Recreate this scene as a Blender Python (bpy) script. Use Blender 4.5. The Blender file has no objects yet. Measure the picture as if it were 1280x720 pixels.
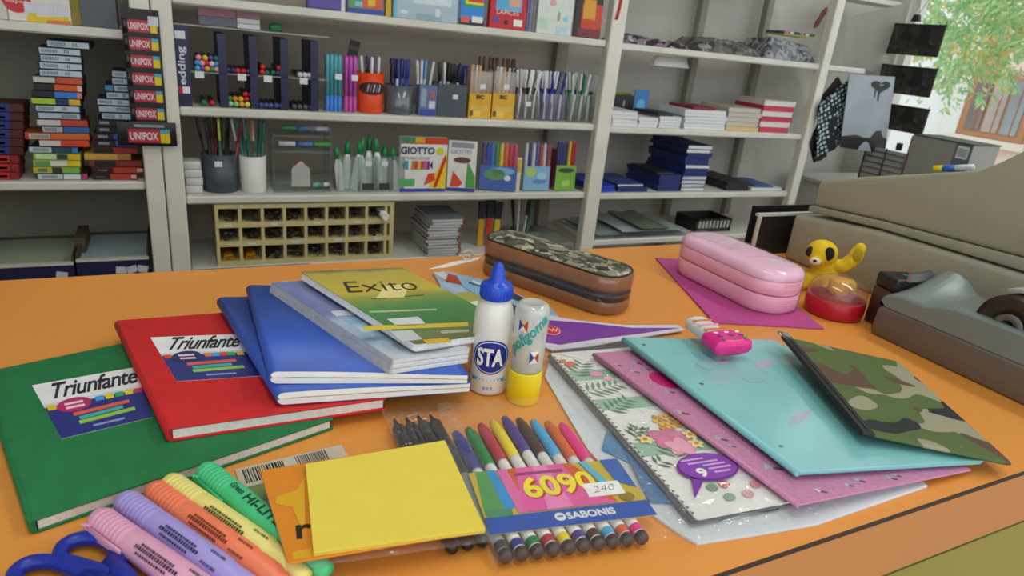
import bpy, bmesh, math, random
from mathutils import Matrix, Vector

# ---------------------------------------------------------------- camera, world, light, exposure
SC = bpy.context.scene
COL = SC.collection
random.seed(7)
F_PX, PITCH, ROLL, YAW, CAM_H = 840.8, .36005, .10506, .48487, .30   # z = 0 is the counter top
FW = Vector((math.sin(YAW)*math.cos(PITCH), math.cos(YAW)*math.cos(PITCH), -math.sin(PITCH)))
_r = Vector((math.cos(YAW), -math.sin(YAW), 0)); _u = _r.cross(FW)
RT = _r*math.cos(ROLL) + _u*math.sin(ROLL)
UP = -_r*math.sin(ROLL) + _u*math.cos(ROLL)
CAM = Vector((0, 0, CAM_H))
cd = bpy.data.cameras.new('camera'); cam = bpy.data.objects.new('camera', cd); COL.objects.link(cam)
cam.matrix_world = Matrix(((RT.x, UP.x, -FW.x, CAM.x), (RT.y, UP.y, -FW.y, CAM.y), (RT.z, UP.z, -FW.z, CAM.z), (0, 0, 0, 1)))
cd.sensor_width = 36; cd.lens = F_PX/1280*36; cd.clip_start = .02; cd.clip_end = 200
SC.camera = cam
cd.dof.use_dof = True; cd.dof.focus_distance = .64; cd.dof.aperture_fstop = 13

W = bpy.data.worlds.new('overcast_sky'); SC.world = W; W.use_nodes = True
bg = W.node_tree.nodes['Background']; bg.inputs[0].default_value = (.93, .97, 1, 1); bg.inputs[1].default_value = 2.0
SC.view_settings.view_transform = 'Standard'; SC.view_settings.look = 'None'
SC.view_settings.gamma = 1; SC.view_settings.use_curve_mapping = False; SC.view_settings.exposure = -.36

# ---------------------------------------------------------------- pixel -> place helpers (1280 x 720 frame)
def ray(x, y):
    return (FW*F_PX + RT*(x-640) + UP*(360-y)).normalized()
def onz(x, y, z=0.):
    d = ray(x, y); return CAM + d*((z-CAM_H)/d.z)
def ony(x, y, Y):
    d = ray(x, y); return CAM + d*(Y/d.y)
def onx(x, y, X):
    d = ray(x, y); return CAM + d*(X/d.x)
def proj(p):
    v = Vector(p)-CAM; return 640+F_PX*v.dot(RT)/v.dot(FW), 360-F_PX*v.dot(UP)/v.dot(FW)
def SX(px, z, Y):                       # X of the point at height z on plane Y seen in column px
    a, b = -2., 6.
    for _ in range(40):
        m = (a+b)/2
        if proj((m, Y, z))[0] < px: a = m
        else: b = m
    return a
def SZ(px, py, Y): return ony(px, py, Y).z

# ---------------------------------------------------------------- materials
def lin(h):
    h = h.lstrip('#'); o = []
    for i in (0, 2, 4):
        c = int(h[i:i+2], 16)/255; o.append(c/12.92 if c <= .04045 else ((c+.055)/1.055)**2.4)
    return (*o, 1)
_M = {}
def nt(name):
    m = bpy.data.materials.new(name); m.use_nodes = True
    n = m.node_tree.nodes; return m, n, m.node_tree.links, n['Principled BSDF']
def C(h, rough=.5, var=.06, scale=40, metal=0, bump=0, bscale=300, spec=.5, emit=0, coat=0):
    key = ('c', h, rough, var, scale, metal, bump, bscale, spec, emit, coat)
    if key in _M: return _M[key]
    m, n, l, p = nt('paint_'+h.lstrip('#')+'_%02d' % int(rough*100))
    p.inputs['Roughness'].default_value = rough; p.inputs['Metallic'].default_value = metal
    p.inputs['Specular IOR Level'].default_value = spec; p.inputs['Coat Weight'].default_value = coat
    tc = n.new('ShaderNodeTexCoord')
    c = lin(h)
    if var:
        nz = n.new('ShaderNodeTexNoise'); nz.inputs['Scale'].default_value = scale; nz.inputs['Detail'].default_value = 4
        l.new(tc.outputs['Object'], nz.inputs['Vector'])
        rp = n.new('ShaderNodeValToRGB'); rp.color_ramp.elements[0].position = .3; rp.color_ramp.elements[1].position = .7
        rp.color_ramp.elements[0].color = (*[max(0, v*(1-var)) for v in c[:3]], 1)
        rp.color_ramp.elements[1].color = (*[min(1, v*(1+var)) for v in c[:3]], 1)
        l.new(nz.outputs['Fac'], rp.inputs['Fac']); l.new(rp.outputs['Color'], p.inputs['Base Color'])
    else: p.inputs['Base Color'].default_value = c
    if emit:
        p.inputs['Emission Color'].default_value = c; p.inputs['Emission Strength'].default_value = emit
    if bump:
        nb = n.new('ShaderNodeTexNoise'); nb.inputs['Scale'].default_value = bscale; nb.inputs['Detail'].default_value = 3
        l.new(tc.outputs['Object'], nb.inputs['Vector'])
        bp = n.new('ShaderNodeBump'); bp.inputs['Strength'].default_value = bump; bp.inputs['Distance'].default_value = .001
        l.new(nb.outputs['Fac'], bp.inputs['Height']); l.new(bp.outputs['Normal'], p.inputs['Normal'])
    _M[key] = m; return m
def clear(h='#ffffff', gloss=.12, dens=0., rough=.08, wrinkle=0., wscale=60):
    """thin clear plastic: transparent sheet, a glossy share, optional milky share"""
    key = ('t', h, gloss, dens, rough, wrinkle, wscale)
    if key in _M: return _M[key]
    m, n, l, p = nt('clear_plastic_'+h.lstrip('#')+'_%d' % len(_M)); n.remove(p)
    out = n['Material Output']
    tr = n.new('ShaderNodeBsdfTransparent'); tr.inputs[0].default_value = lin(h)
    gl = n.new('ShaderNodeBsdfGlossy'); gl.inputs['Roughness'].default_value = rough
    lw = n.new('ShaderNodeLayerWeight'); lw.inputs['Blend'].default_value = .5; pw = n.new('ShaderNodeMath'); pw.operation = 'POWER'; pw.inputs[1].default_value = 4; l.new(lw.outputs['Facing'], pw.inputs[0]); mu = n.new('ShaderNodeMath'); mu.operation = 'MULTIPLY'; mu.inputs[1].default_value = .45; l.new(pw.outputs[0], mu.inputs[0])
    mx = n.new('ShaderNodeMixShader'); ad = n.new('ShaderNodeMath'); ad.operation = 'ADD'; ad.use_clamp = True
    ad.inputs[1].default_value = gloss*.5; l.new(mu.outputs[0], ad.inputs[0]); l.new(ad.outputs[0], mx.inputs[0])
    last = tr.outputs[0]
    if dens:
        df = n.new('ShaderNodeBsdfDiffuse'); df.inputs[0].default_value = lin(h)
        m2 = n.new('ShaderNodeMixShader'); m2.inputs[0].default_value = dens
        l.new(tr.outputs[0], m2.inputs[1]); l.new(df.outputs[0], m2.inputs[2]); last = m2.outputs[0]
    l.new(last, mx.inputs[1]); l.new(gl.outputs[0], mx.inputs[2]); l.new(mx.outputs[0], out.inputs[0])
    if wrinkle:
        tc = n.new('ShaderNodeTexCoord'); nb = n.new('ShaderNodeTexNoise'); nb.inputs['Scale'].default_value = wscale
        nb.inputs['Distortion'].default_value = 1.5
        l.new(tc.outputs['Object'], nb.inputs['Vector']); bp = n.new('ShaderNodeBump'); bp.inputs['Strength'].default_value = wrinkle
        bp.inputs['Distance'].default_value = .004; l.new(nb.outputs['Fac'], bp.inputs['Height']); l.new(bp.outputs['Normal'], gl.inputs['Normal'])
        l.new(bp.outputs['Normal'], lw.inputs['Normal'])
    _M[key] = m; return m
def patches(name, base, layers, scale=22, rough=.75, bump=0., coords='Object'):
    """camouflage: hard-edged noise blots of each (colour, threshold, seed) over the base"""
    m, n, l, p = nt(name); p.inputs['Roughness'].default_value = rough
    tc = n.new('ShaderNodeTexCoord'); last = None
    col = n.new('ShaderNodeRGB'); col.outputs[0].default_value = lin(base); last = col.outputs[0]
    for h, th, seed in layers:
        mp = n.new('ShaderNodeMapping'); mp.inputs['Location'].default_value = (seed*3.1, seed*1.7, seed*.9); mp.inputs['Scale'].default_value = (1, 1.35, 1)
        nz = n.new('ShaderNodeTexNoise'); nz.inputs['Scale'].default_value = scale; nz.inputs['Detail'].default_value = 1.2; nz.inputs['Distortion'].default_value = .6
        gt = n.new('ShaderNodeMath'); gt.operation = 'GREATER_THAN'; gt.inputs[1].default_value = th
        mx = n.new('ShaderNodeMix'); mx.data_type = 'RGBA'; mx.inputs['B'].default_value = lin(h)
        l.new(tc.outputs[coords], mp.inputs[0]); l.new(mp.outputs[0], nz.inputs['Vector']); l.new(nz.outputs['Fac'], gt.inputs[0])
        l.new(gt.outputs[0], mx.inputs['Factor']); l.new(last, mx.inputs['A']); last = mx.outputs['Result']
    l.new(last, p.inputs['Base Color']); return m
def ramp_mat(name, stops, axis='Y', length=.2, rough=.35, coords='Object', wob=.0):
    """printed gradient along one axis of the thing"""
    m, n, l, p = nt(name); p.inputs['Roughness'].default_value = rough
    tc = n.new('ShaderNodeTexCoord'); sp = n.new('ShaderNodeSeparateXYZ'); l.new(tc.outputs[coords], sp.inputs[0])
    dv = n.new('ShaderNodeMath'); dv.operation = 'MULTIPLY'; dv.inputs[1].default_value = 1/length; l.new(sp.outputs[axis], dv.inputs[0])
    last = dv.outputs[0]
    if wob:
        nz = n.new('ShaderNodeTexNoise'); nz.inputs['Scale'].default_value = 30; l.new(tc.outputs[coords], nz.inputs['Vector'])
        ma = n.new('ShaderNodeMath'); ma.operation = 'MULTIPLY_ADD'; ma.inputs[1].default_value = wob; l.new(nz.outputs['Fac'], ma.inputs[0]); l.new(last, ma.inputs[2]); last = ma.outputs[0]
    rp = n.new('ShaderNodeValToRGB'); e = rp.color_ramp.elements
    while len(e) < len(stops): e.new(.5)
    for i, (pos, h) in enumerate(stops): e[i].position = pos; e[i].color = lin(h)
    l.new(last, rp.inputs['Fac']); l.new(rp.outputs['Color'], p.inputs['Base Color']); return m

# ---------------------------------------------------------------- mesh helpers
class MB:
    def __init__(s): s.v = []; s.f = []; s.m = []; s.s = []
    def add(s, vs, fs, mi=0, sm=False, M=None):
        o = len(s.v); s.v += [tuple(M @ Vector(v)) if M else tuple(v) for v in vs]
        for f in fs: s.f.append([i+o for i in f]); s.m.append(mi); s.s.append(sm)
        return s
    def box(s, x0, x1, y0, y1, z0, z1, mi=0, M=None):
        v = [(x, y, z) for z in (z0, z1) for y in (y0, y1) for x in (x0, x1)]
        return s.add(v, [(0, 2, 3, 1), (4, 5, 7, 6), (0, 1, 5, 4), (2, 6, 7, 3), (0, 4, 6, 2), (1, 3, 7, 5)], mi, False, M)
    def prism(s, pts, a, b, ax='z', mi=0, M=None, sm=False):
        """polygon (counter-clockwise in its plane) between a and b along ax"""
        def P(p, t): return (p[0], p[1], t) if ax == 'z' else ((p[0], t, p[1]) if ax == 'y' else (t, p[0], p[1]))
        n = len(pts); v = [P(p, a) for p in pts]+[P(p, b) for p in pts]
        s.add(v, [tuple(range(n-1, -1, -1)), tuple(range(n, 2*n))], mi, False, M)
        return s.add(v, [(i, (i+1) % n, n+(i+1) % n, n+i) for i in range(n)], mi, sm, M)
    def lathe(s, prof, n=24, mi=0, M=None, sm=True, cap=True):
        v = [(r*math.cos(2*math.pi*k/n), r*math.sin(2*math.pi*k/n), z) for r, z in prof for k in range(n)]
        f = [(i*n+k, i*n+(k+1) % n, (i+1)*n+(k+1) % n, (i+1)*n+k) for i in range(len(prof)-1) for k in range(n)]
        s.add(v, f, mi, sm, M)
        if cap:
            o = [v[k] for k in range(n)]; t = v[-n:]
            if prof[0][0] > 1e-6: s.add(o, [tuple(range(n-1, -1, -1))], mi, False, M)
            if prof[-1][0] > 1e-6: s.add(t, [tuple(range(n))], mi, False, M)
        return s
    def loft(s, rings, mi=0, sm=True, cap=True, M=None, closed=True):
        n = len(rings[0]); v = [p for r in rings for p in r]
        kk = range(n) if closed else range(n-1)
        s.add(v, [(i*n+k, i*n+(k+1) % n, (i+1)*n+(k+1) % n, (i+1)*n+k) for i in range(len(rings)-1) for k in kk], mi, sm, M)
        if cap:
            s.add(rings[0], [tuple(range(n-1, -1, -1))], mi, False, M); s.add(rings[-1], [tuple(range(n))], mi, False, M)
        return s
    def tube(s, pts, r, n=8, mi=0, closed=False, M=None, sm=True, flat=1.):
        pts = [Vector(p) for p in pts]; N = len(pts); rings = []
        for i, p in enumerate(pts):
            t = (pts[(i+1) % N]-pts[i-1]) if closed else (pts[min(i+1, N-1)]-pts[max(i-1, 0)])
            t.normalize(); a = Vector((0, 0, 1)) if abs(t.z) < .9 else Vector((1, 0, 0))
            x = t.cross(a).normalized(); y = x.cross(t); rr = r[i] if isinstance(r, (list, tuple)) else r
            rings.append([p+x*rr*math.cos(2*math.pi*k/n)+y*rr*flat*math.sin(2*math.pi*k/n) for k in range(n)])
        if closed: rings.append(rings[0])
        return s.loft(rings, mi, sm, not closed, M)
    def grid(s, fn, nu, nv, mi=0, sm=True, M=None):
        v = [fn(i/nu, j/nv) for j in range(nv+1) for i in range(nu+1)]; w = nu+1
        return s.add(v, [(j*w+i, j*w+i+1, (j+1)*w+i+1, (j+1)*w+i) for j in range(nv) for i in range(nu)], mi, sm, M)
    def ball(s, c, r, mi=0, n=12, M=None):
        rx, ry, rz = r if isinstance(r, (tuple, list)) else (r, r, r)
        pr = [(math.sin(math.pi*i/n), -math.cos(math.pi*i/n)) for i in range(n+1)]
        v = [(c[0]+rx*a*math.cos(2*math.pi*k/(2*n)), c[1]+ry*a*math.sin(2*math.pi*k/(2*n)), c[2]+rz*z) for a, z in pr for k in range(2*n)]
        w = 2*n
        return s.add(v, [(i*w+k, i*w+(k+1) % w, (i+1)*w+(k+1) % w, (i+1)*w+k) for i in range(n) for k in range(w)], mi, True, M)
    def sh(s, k):
        s.v = [(v[0]+k*v[1], v[1], v[2]) for v in s.v]; return s
    def mesh(s, name, mats, bevel=0, seg=2):
        me = bpy.data.meshes.new(name); me.from_pydata(s.v, [], s.f)
        for m in (mats if isinstance(mats, (list, tuple)) else [mats]): me.materials.append(m)
        me.polygons.foreach_set('material_index', s.m); me.polygons.foreach_set('use_smooth', s.s)
        if bevel or True:
            bm = bmesh.new(); bm.from_mesh(me); bmesh.ops.remove_doubles(bm, verts=bm.verts, dist=1e-6)
            if bevel:
                es = [e for e in bm.edges if len(e.link_faces) == 2 and e.calc_face_angle(0) > .6]
                bmesh.ops.bevel(bm, geom=es, offset=bevel, segments=seg, affect='EDGES', profile=.5, clamp_overlap=True)
                for f in bm.faces: f.smooth = f.smooth or seg > 1
            bm.to_mesh(me); bm.free()
            if bevel and seg > 1:
                try: me.set_sharp_from_angle(angle=.8)
                except Exception: pass
        me.update(); return me
    def build(s, name, mats, parent=None, M=None, bevel=0, seg=2):
        return link(name, s.mesh(name, mats, bevel, seg), parent, M)
def link(name, data, parent=None, M=None):
    o = bpy.data.objects.new(name, data); COL.objects.link(o)
    if parent: o.parent = parent
    if M is not None: o.matrix_local = M
    return o
def tag(o, label, cat, group=None, kind=None):
    if kind: o['kind'] = kind
    if label: o['label'] = label
    if cat: o['category'] = cat
    if group: o['group'] = group
    return o
def thing(name, label, cat, M=None, group=None):
    o = link(name, None, None, M); o.empty_display_size = .05
    return tag(o, label, cat, group)
def struct(o): o['kind'] = 'structure'; return o
def T(x, y, z, rz=0, rx=0, ry=0):
    return Matrix.Translation((x, y, z)) @ Matrix.Rotation(rz, 4, 'Z') @ Matrix.Rotation(ry, 4, 'Y') @ Matrix.Rotation(rx, 4, 'X')
FRONT = Matrix.Rotation(math.pi/2, 4, 'X')            # a flat print turned to face -Y
def fr(x, y, z): return Matrix.Translation((x, y, z)) @ FRONT
def text_mesh(s, size=.01, width=None, bold=0., shear=0., align='LEFT', ext=.00012, height=None, space=1.):
    cu = bpy.data.curves.new('lettering', 'FONT'); cu.body = s; cu.size = size; cu.extrude = ext; cu.offset = bold; cu.shear = shear
    cu.resolution_u = 4; cu.space_character = space
    ob = bpy.data.objects.new('lettering', cu); COL.objects.link(ob)
    dg = bpy.context.evaluated_depsgraph_get(); me = bpy.data.meshes.new_from_object(ob.evaluated_get(dg))
    bpy.data.objects.remove(ob); bpy.data.curves.remove(cu)
    xs = [v.co.x for v in me.vertices]; ys = [v.co.y for v in me.vertices]
    x0, x1, y0, y1 = min(xs), max(xs), min(ys), max(ys)
    kx = width/(x1-x0) if width else 1.; ky = height/(y1-y0) if height else (kx if width else 1.)
    ox = 0 if align == 'LEFT' else -.5*(x1-x0)*kx
    for v in me.vertices: v.co.x = (v.co.x-x0)*kx+ox; v.co.y = (v.co.y-y0)*ky
    return me
def text(s, mat, parent, M, name='lettering', **k):
    me = text_mesh(s, **k); me.materials.clear(); me.materials.append(mat); return link(name, me, parent, M)
def copy_tree(o, M=None, parent=None):
    c = o.copy(); COL.objects.link(c); c.parent = parent
    if M is not None: c.matrix_local = M
    for ch in list(o.children): copy_tree(ch, ch.matrix_local.copy(), c)
    return c
def frame3(O, A, B):
    """right-handed frame at O, x towards B, y towards A (made square), with both lengths"""
    u = (B-O); v = (A-O); lu, lv = u.length, v.length; u.normalize(); v.normalize(); n = u.cross(v).normalized()
    d = (u+v).normalized(); e = n.cross(d); x = (d-e).normalized(); y = (d+e).normalized()
    M = Matrix(((x.x, y.x, n.x, O.x), (x.y, y.y, n.y, O.y), (x.z, y.z, n.z, O.z), (0, 0, 0, 1)))
    return M, lu, lv
def frameS(O, A, B, sf=.75):
    """frame at O with x towards B; the cover's slant that is left over comes back as a shear (x += k * y)"""
    u = (B-O); v = (A-O); lu, lv = u.length, v.length; u.normalize(); v.normalize(); n = u.cross(v).normalized()
    d = u.angle(v)-math.pi/2; R_ = Matrix.Rotation((1-sf)*d/2, 3, n); u = R_ @ u; v = R_.inverted() @ v
    y = n.cross(u); k = v.dot(u)/v.dot(y)
    M = Matrix(((u.x, y.x, n.x, O.x), (u.y, y.y, n.y, O.y), (u.z, y.z, n.z, O.z), (0, 0, 0, 1)))
    return M, lu, lv*v.dot(y), k
def onplane(M, zl, px, py):
    """local (x, y) where the sight line of a pixel meets the plane local z = zl of a thing"""
    I = M.inverted(); c = I @ CAM; d = I.to_3x3() @ ray(px, py); t = (zl-c.z)/d.z
    return (c.x+d.x*t, c.y+d.y*t)
def ellipse(cx, cy, rx, ry, n=24, rot=0.):
    return [(cx+rx*math.cos(a)*math.cos(rot)-ry*math.sin(a)*math.sin(rot), cy+rx*math.cos(a)*math.sin(rot)+ry*math.sin(a)*math.cos(rot)) for a in [2*math.pi*k/n for k in range(n)]]
def rrect(x0, x1, y0, y1, r, n=5):
    o = []
    for cx, cy, a0 in ((x1-r, y0+r, -90), (x1-r, y1-r, 0), (x0+r, y1-r, 90), (x0+r, y0+r, 180)):
        for k in range(n+1):
            a = math.radians(a0+90*k/n); o.append((cx+r*math.cos(a), cy+r*math.sin(a)))
    return o
def ccw(p):
    a = sum(p[i][0]*p[(i+1) % len(p)][1]-p[(i+1) % len(p)][0]*p[i][1] for i in range(len(p)))
    return p if a > 0 else p[::-1]
def decal(parent, M, pts, z, mat, name='print', t=.00025):
    return MB().prism(ccw(list(pts)), z, z+t, 'z').build(name, mat, parent, M)
ORD = ['lowest', 'second from the bottom', 'third from the bottom', 'fourth from the bottom', 'fifth from the bottom', 'sixth from the bottom', 'seventh from the bottom', 'eighth from the bottom', 'ninth from the bottom', 'tenth from the bottom', 'eleventh from the bottom', 'twelfth from the bottom', 'thirteenth from the bottom']
def ordw(k, n): return 'topmost' if k == n-1 and n > 1 else ORD[min(k, 12)]
WHITE = C('#e9e9e4', .45); INK = C('#17171c', .5); PAPER = C('#f2f0ea', .8)
# ---------------------------------------------------------------- the room
YF, YB = 1.85, 2.15                         # front and back plane of the shelving
Z_TOP, Z_MID, Z_LOW, Z_BOT = .309, .0555, -.166, -.362
FLOOR, CEIL, XW = -.95, 1.75, 2.85
struct(MB().box(-2.2, XW+.1, -2.2, 2.6, FLOOR-.1, FLOOR).build('floor', C('#8d8378', .5, .15, 6)))
struct(MB().box(-2.2, XW+.1, -1.2, 2.6, CEIL, CEIL+.1).build('ceiling', C('#dcdad2', .8)))
struct(MB().box(-2.2, XW, 2.19, 2.3, FLOOR, CEIL).build('wall_back', C('#c4c1b9', .8, .08, 5)))
struct(MB().box(-2.3, -2.2, -1.2, 2.3, FLOOR, CEIL).build('wall_left', C('#c9c5bb', .8, .05, 5)))
WY0, WY1, WZ0, WZ1 = -.9, 2.07, -.75, 1.55
w = MB().box(XW, XW+.1, -1.2, WY0, FLOOR, CEIL).box(XW, XW+.1, WY1, 2.3, FLOOR, CEIL).box(XW, XW+.1, WY0, WY1, FLOOR, WZ0).box(XW, XW+.1, WY0, WY1, WZ1, CEIL)
struct(w.build('wall_right', C('#cfccc4', .8, .05, 5)))
win = link('window_1', None, None, T(XW, 0, WZ0)); struct(win); win['label'] = 'large clear shop window looking out on a leafy street'
fb = MB()
for y0, y1, z0, z1 in ((WY0, WY0+.04, 0, WZ1-WZ0), (WY1-.03, WY1, 0, WZ1-WZ0), (WY0, WY1, 0, .04), (WY0, WY1, WZ1-WZ0-.04, WZ1-WZ0)): fb.box(.02, .07, y0, y1, z0, z1)
fb.build('window_frame', C('#d8d6cf', .4), win)
MB().box(.042, .047, WY0+.04, WY1-.03, .04, WZ1-WZ0-.04).build('pane', clear('#fbfefd', .04, 0, .02), win)

def fluorescent(x, y, label, e):
    t = thing('fluorescent_light', label, 'ceiling light', T(x, y, CEIL), 'ceiling lights of the shop')
    MB().prism([(-.09, -.05), (.09, -.05), (.06, 0), (-.06, 0)], -.65, .65, 'y').build('housing', C('#e6e6e2', .4), t)
    for dx in (-.05, .05):
        MB().tube([(dx, -.6, -.065), (dx, .6, -.065)], .014, 10).build('tube', C('#ffffff', .4, 0, emit=6), t)
    ld = bpy.data.lights.new('tube_light', 'AREA'); ld.shape = 'RECTANGLE'; ld.size = .22; ld.size_y = 1.3; ld.energy = e; ld.color = (.97, 1, .92)
    lo = bpy.data.objects.new('tube_light', ld); COL.objects.link(lo); lo.parent = t; lo.location = (0, 0, -.09)
fluorescent(.1, .15, 'fluorescent ceiling light over the customer side of the counter', 8)
fluorescent(1.5, .35, 'fluorescent ceiling light over the cash register', 12.5)

# ---------------------------------------------------------------- counter
ctr = thing('shop_counter', 'long orange laminate shop counter with an olive front panel', 'counter', T(.6, .52, FLOOR))
def cb(x0, x1, y0, y1, z0, z1, nm, m, bev=0): return MB().box(x0-.6, x1-.6, y0-.52, y1-.52, z0-FLOOR, z1-FLOOR).build(nm, m, ctr, None, bev)
ORANGE = C('#e09442', .38, .05, 3, bump=.04, bscale=900, spec=.4)
CY0, CY1 = .226, .835
cb(-1.3, 2.0, CY0+.0015, CY1, -.022, 0, 'top', ORANGE)
cb(-1.3, 2.0, CY0, CY0+.0015, -.003, -.0002, 'edge_line', C('#3a2412', .6))
cb(-1.3, 2.0, CY0+.0003, CY0+.0015, -.06, -.003, 'edge_band', C('#c98548', .4, .05, 3))
cb(-1.3, 2.0, CY0+.004, CY0+.012, -.067, -.06, 'green_strip', C('#4c5a2a', .6))  # narrow dark green line between edge band and front panel
cb(-1.3, 2.0, CY0+.003, CY0+.02, FLOOR, -.067, 'front_panel', C('#95893a', .5, .08, 4))
cb(-1.3, 2.0, CY1-.03, CY1-.002, FLOOR, -.022, 'rear_panel', C('#d07f36', .5))
for x in (-1.3, 1.98): cb(x, x+.02, CY0+.02, CY1-.03, FLOOR, -.022, 'end_panel', C('#d07f36', .5))

# ---------------------------------------------------------------- shelving
CREAM = C('#d9d7cb', .45, .07, 9, bump=.03, bscale=60); CREAMS = C('#d3d2c8', .5, .08, 9)
def shelving(name, label, x0, x1, posts, shelves, back, rear):
    t = thing(name, label, 'shelving', T((x0+x1)/2, (YF+YB)/2, FLOOR)); cx, cy = (x0+x1)/2, (YF+YB)/2
    def b(a0, a1, b0, b1, c0, c1, nm, m, bev=.002): return MB().box(a0-cx, a1-cx, b0-cy, b1-cy, c0-FLOOR, c1-FLOOR).build(nm, m, t, None, bev, 1)
    for a, c, z1 in posts: b(a, c, YF-.014, YF+.02, FLOOR, z1, 'post', CREAM, .003)
    for a, c in rear: b(a, c, YB-.02, YB+.012, FLOOR, CEIL-.15, 'rear_post', C('#8d8a7e', .5), .002)
    for z, xa, xb, d in shelves: b(xa, xb, YF, YB-.022-d, z-.021, z, 'shelf', CREAMS, .004)
    if back: b(back[0], back[1], YB+.014, YB+.02, FLOOR+.1, CEIL-.15, 'back_panel', C(back[2], .7, .08, 5), 0)
    return t
ZL2, ZL3 = .2204, -.128
shelving('shelving_unit', 'pale metal shelving unit holding the stacked flat boxes', -1.25, -.028, [(-.068, -.028, CEIL-.1), (-1.25, -1.21, CEIL-.1)],
         [(ZL2, -1.21, -.069, 0), (ZL3, -1.21, -.069, 0), (.5, -1.21, -.069, 0), (-.42, -1.21, -.069, 0)], (-1.24, -.04, '#86857a'), [(-.066, -.03)])
shelving('shelving_unit', 'pale metal shelving unit holding the pen cups and colouring packs', -.025, 1.263, [(-.025, .018, CEIL-.1), (1.211, 1.263, CEIL-.1)],
         [(Z_TOP, .0185, 1.2105, 0), (Z_MID, .0185, 1.2105, 0), (Z_LOW, .0185, 1.2105, 0), (Z_BOT, .0185, 1.2105, 0), (.66, .0185, 1.2105, 0)], (-.01, 1.2, '#b9afa0'), [(-.02, .015), (1.2, 1.245)])
shelving('shelving_unit', 'pale metal shelving unit holding the stacks of books', 1.265, 2.184, [(2.145, 2.184, CEIL-.1)],
         [(.306, 1.2635, 2.4, 0), (.0505, 1.2635, 2.1445, 0), (-.171, 1.2635, 2.1445, 0), (-.335, 1.2635, 2.1445, 0), (.62, 1.2635, 2.1445, 0)], None, [(1.79, 1.82), (2.115, 2.145)])
# ---------------------------------------------------------------- notebooks on the counter
def local_quad(M, z, pts): return [onplane(M, z, *p) for p in pts]
def hardcover(label, Mt, w, h, th, cloth, quad, ell, stripe, k=0.):
    """Mt: frame on the TOP face, near-left corner"""
    M = Mt @ Matrix.Translation((0, 0, -th)); t = thing('hardcover_notebook', label, 'notebook', M, None)
    for z0, z1, nm in ((0, .0018, 'back_cover'), (th-.0018, th, 'front_cover')):
        MB().prism(rrect(.0015, w, 0, h, .0022, 3), z0, z1).sh(k).build(nm, cloth, t, None, .0007, 2)
    sp = [(.003+.0038*math.cos(a), th/2+th/2*math.sin(a)) for a in [math.pi/2+math.pi*k/10 for k in range(11)]]
    MB().prism(ccw([(p[0], p[1]) for p in sp]), 0.0005, h-.0005, 'y', sm=True).sh(k).build('spine', cloth, t)
    MB().prism([(.004, .0016), (w-.003, .0016), (w-.003, h-.003), (.004, h-.003)], .0018, th-.0018).sh(k).build('page_block', C('#e2ddd6', .8, .1, 400), t)
    a = local_quad(M, th, quad)                     # tl, bl, br, tr
    z = th+.0001
    def at(u, v):                                    # u right, v down in the sticker
        p0 = [a[0][i]+(a[3][i]-a[0][i])*u for i in (0, 1)]; p1 = [a[1][i]+(a[2][i]-a[1][i])*u for i in (0, 1)]
        return (p0[0]+(p1[0]-p0[0])*v, p0[1]+(p1[1]-p0[1])*v)
    def q(u0, u1, v0, v1, m, nm, dz=0, sk=0): return decal(st, None, [at(u0, v0), at(u1, v0-sk), at(u1, v1-sk), at(u0, v1)], z+dz, m, nm, .0002)
    st = decal(t, None, [at(0, 0), at(0, 1), at(1, 1), at(1, 0)], z, C('#e6e6ea', .35), 'sticker', .0002)
    q(0, 1, .46, 1, C('#27307c', .35), 'sticker_panel', .0002)
    q(0, 1, .40, .46, C('#cfd4dc', .35), 'sticker_line', .0002)
    for i, (u0, h_) in enumerate(stripe): q(u0, u0+.085, .44, .52, C(h_, .4), 'colour_mark', .0004)
    c = at(.27, .5); rx = (Vector(at(.44, .5))-Vector(c)).length; ry = (Vector(at(.27, .62))-Vector(c)).length
    ang = math.atan2(at(1, .5)[1]-at(0, .5)[1], at(1, .5)[0]-at(0, .5)[0])
    decal(st, None, ellipse(c[0], c[1], rx, ry, 20, ang), z+.0005, C(ell, .4), 'badge', .0002)
    for v0 in (.46, .53): q(.18, .36, v0, v0+.035, C('#e9c9d8', .5), 'badge_line', .0008)
    for u0, u1, v0, m_ in ((.22, .80, .64, '#d8604a'), (.26, .72, .72, '#49a9a0'), (.24, .84, .79, '#8fc34a')): q(u0, u1, v0, v0+.055, C(m_, .4), 'text_bar', .0004, .03)
    q(.36, .70, .90, .93, C('#8f94c4', .4), 'text_bar', .0004)
    b = at(.12, .33); wd = (Vector(at(.95, .3))-Vector(at(.12, .3))).length; ht = (Vector(at(.1, .06))-Vector(at(.1, .35))).length
    text('Triunfante', C('#20242c', .5), st, T(b[0], b[1], z+.0005, ang), size=.02, width=wd, height=ht, bold=.0003, shear=.4, space=.92)
    return t
CL_G = C('#12703c', .75, .12, 60, bump=.5, bscale=900); CL_R = C('#c41a1c', .7, .08, 60, bump=.5, bscale=900)
M, w_, h_, k_ = frameS(onz(36, 652, .0103), onz(-22, 465, .0103), onz(417, 522, .0103))
green_book = hardcover('green cloth hardcover notebook with a white and navy sticker', M, w_, h_, .0102, CL_G, [(40, 482), (77, 549), (190, 522), (176, 458)], '#b0286a',
          [(.02, '#d8c020'), (.48, '#3f9be0'), (.58, '#e0c81e'), (.68, '#34a45a'), (.78, '#e0c81e'), (.88, '#c33b5c')], k_)
M, w_, h_, k_ = frameS(onz(208, 536, .0218), onz(133, 402, .0218), onz(487, 501, .0200))
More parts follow.
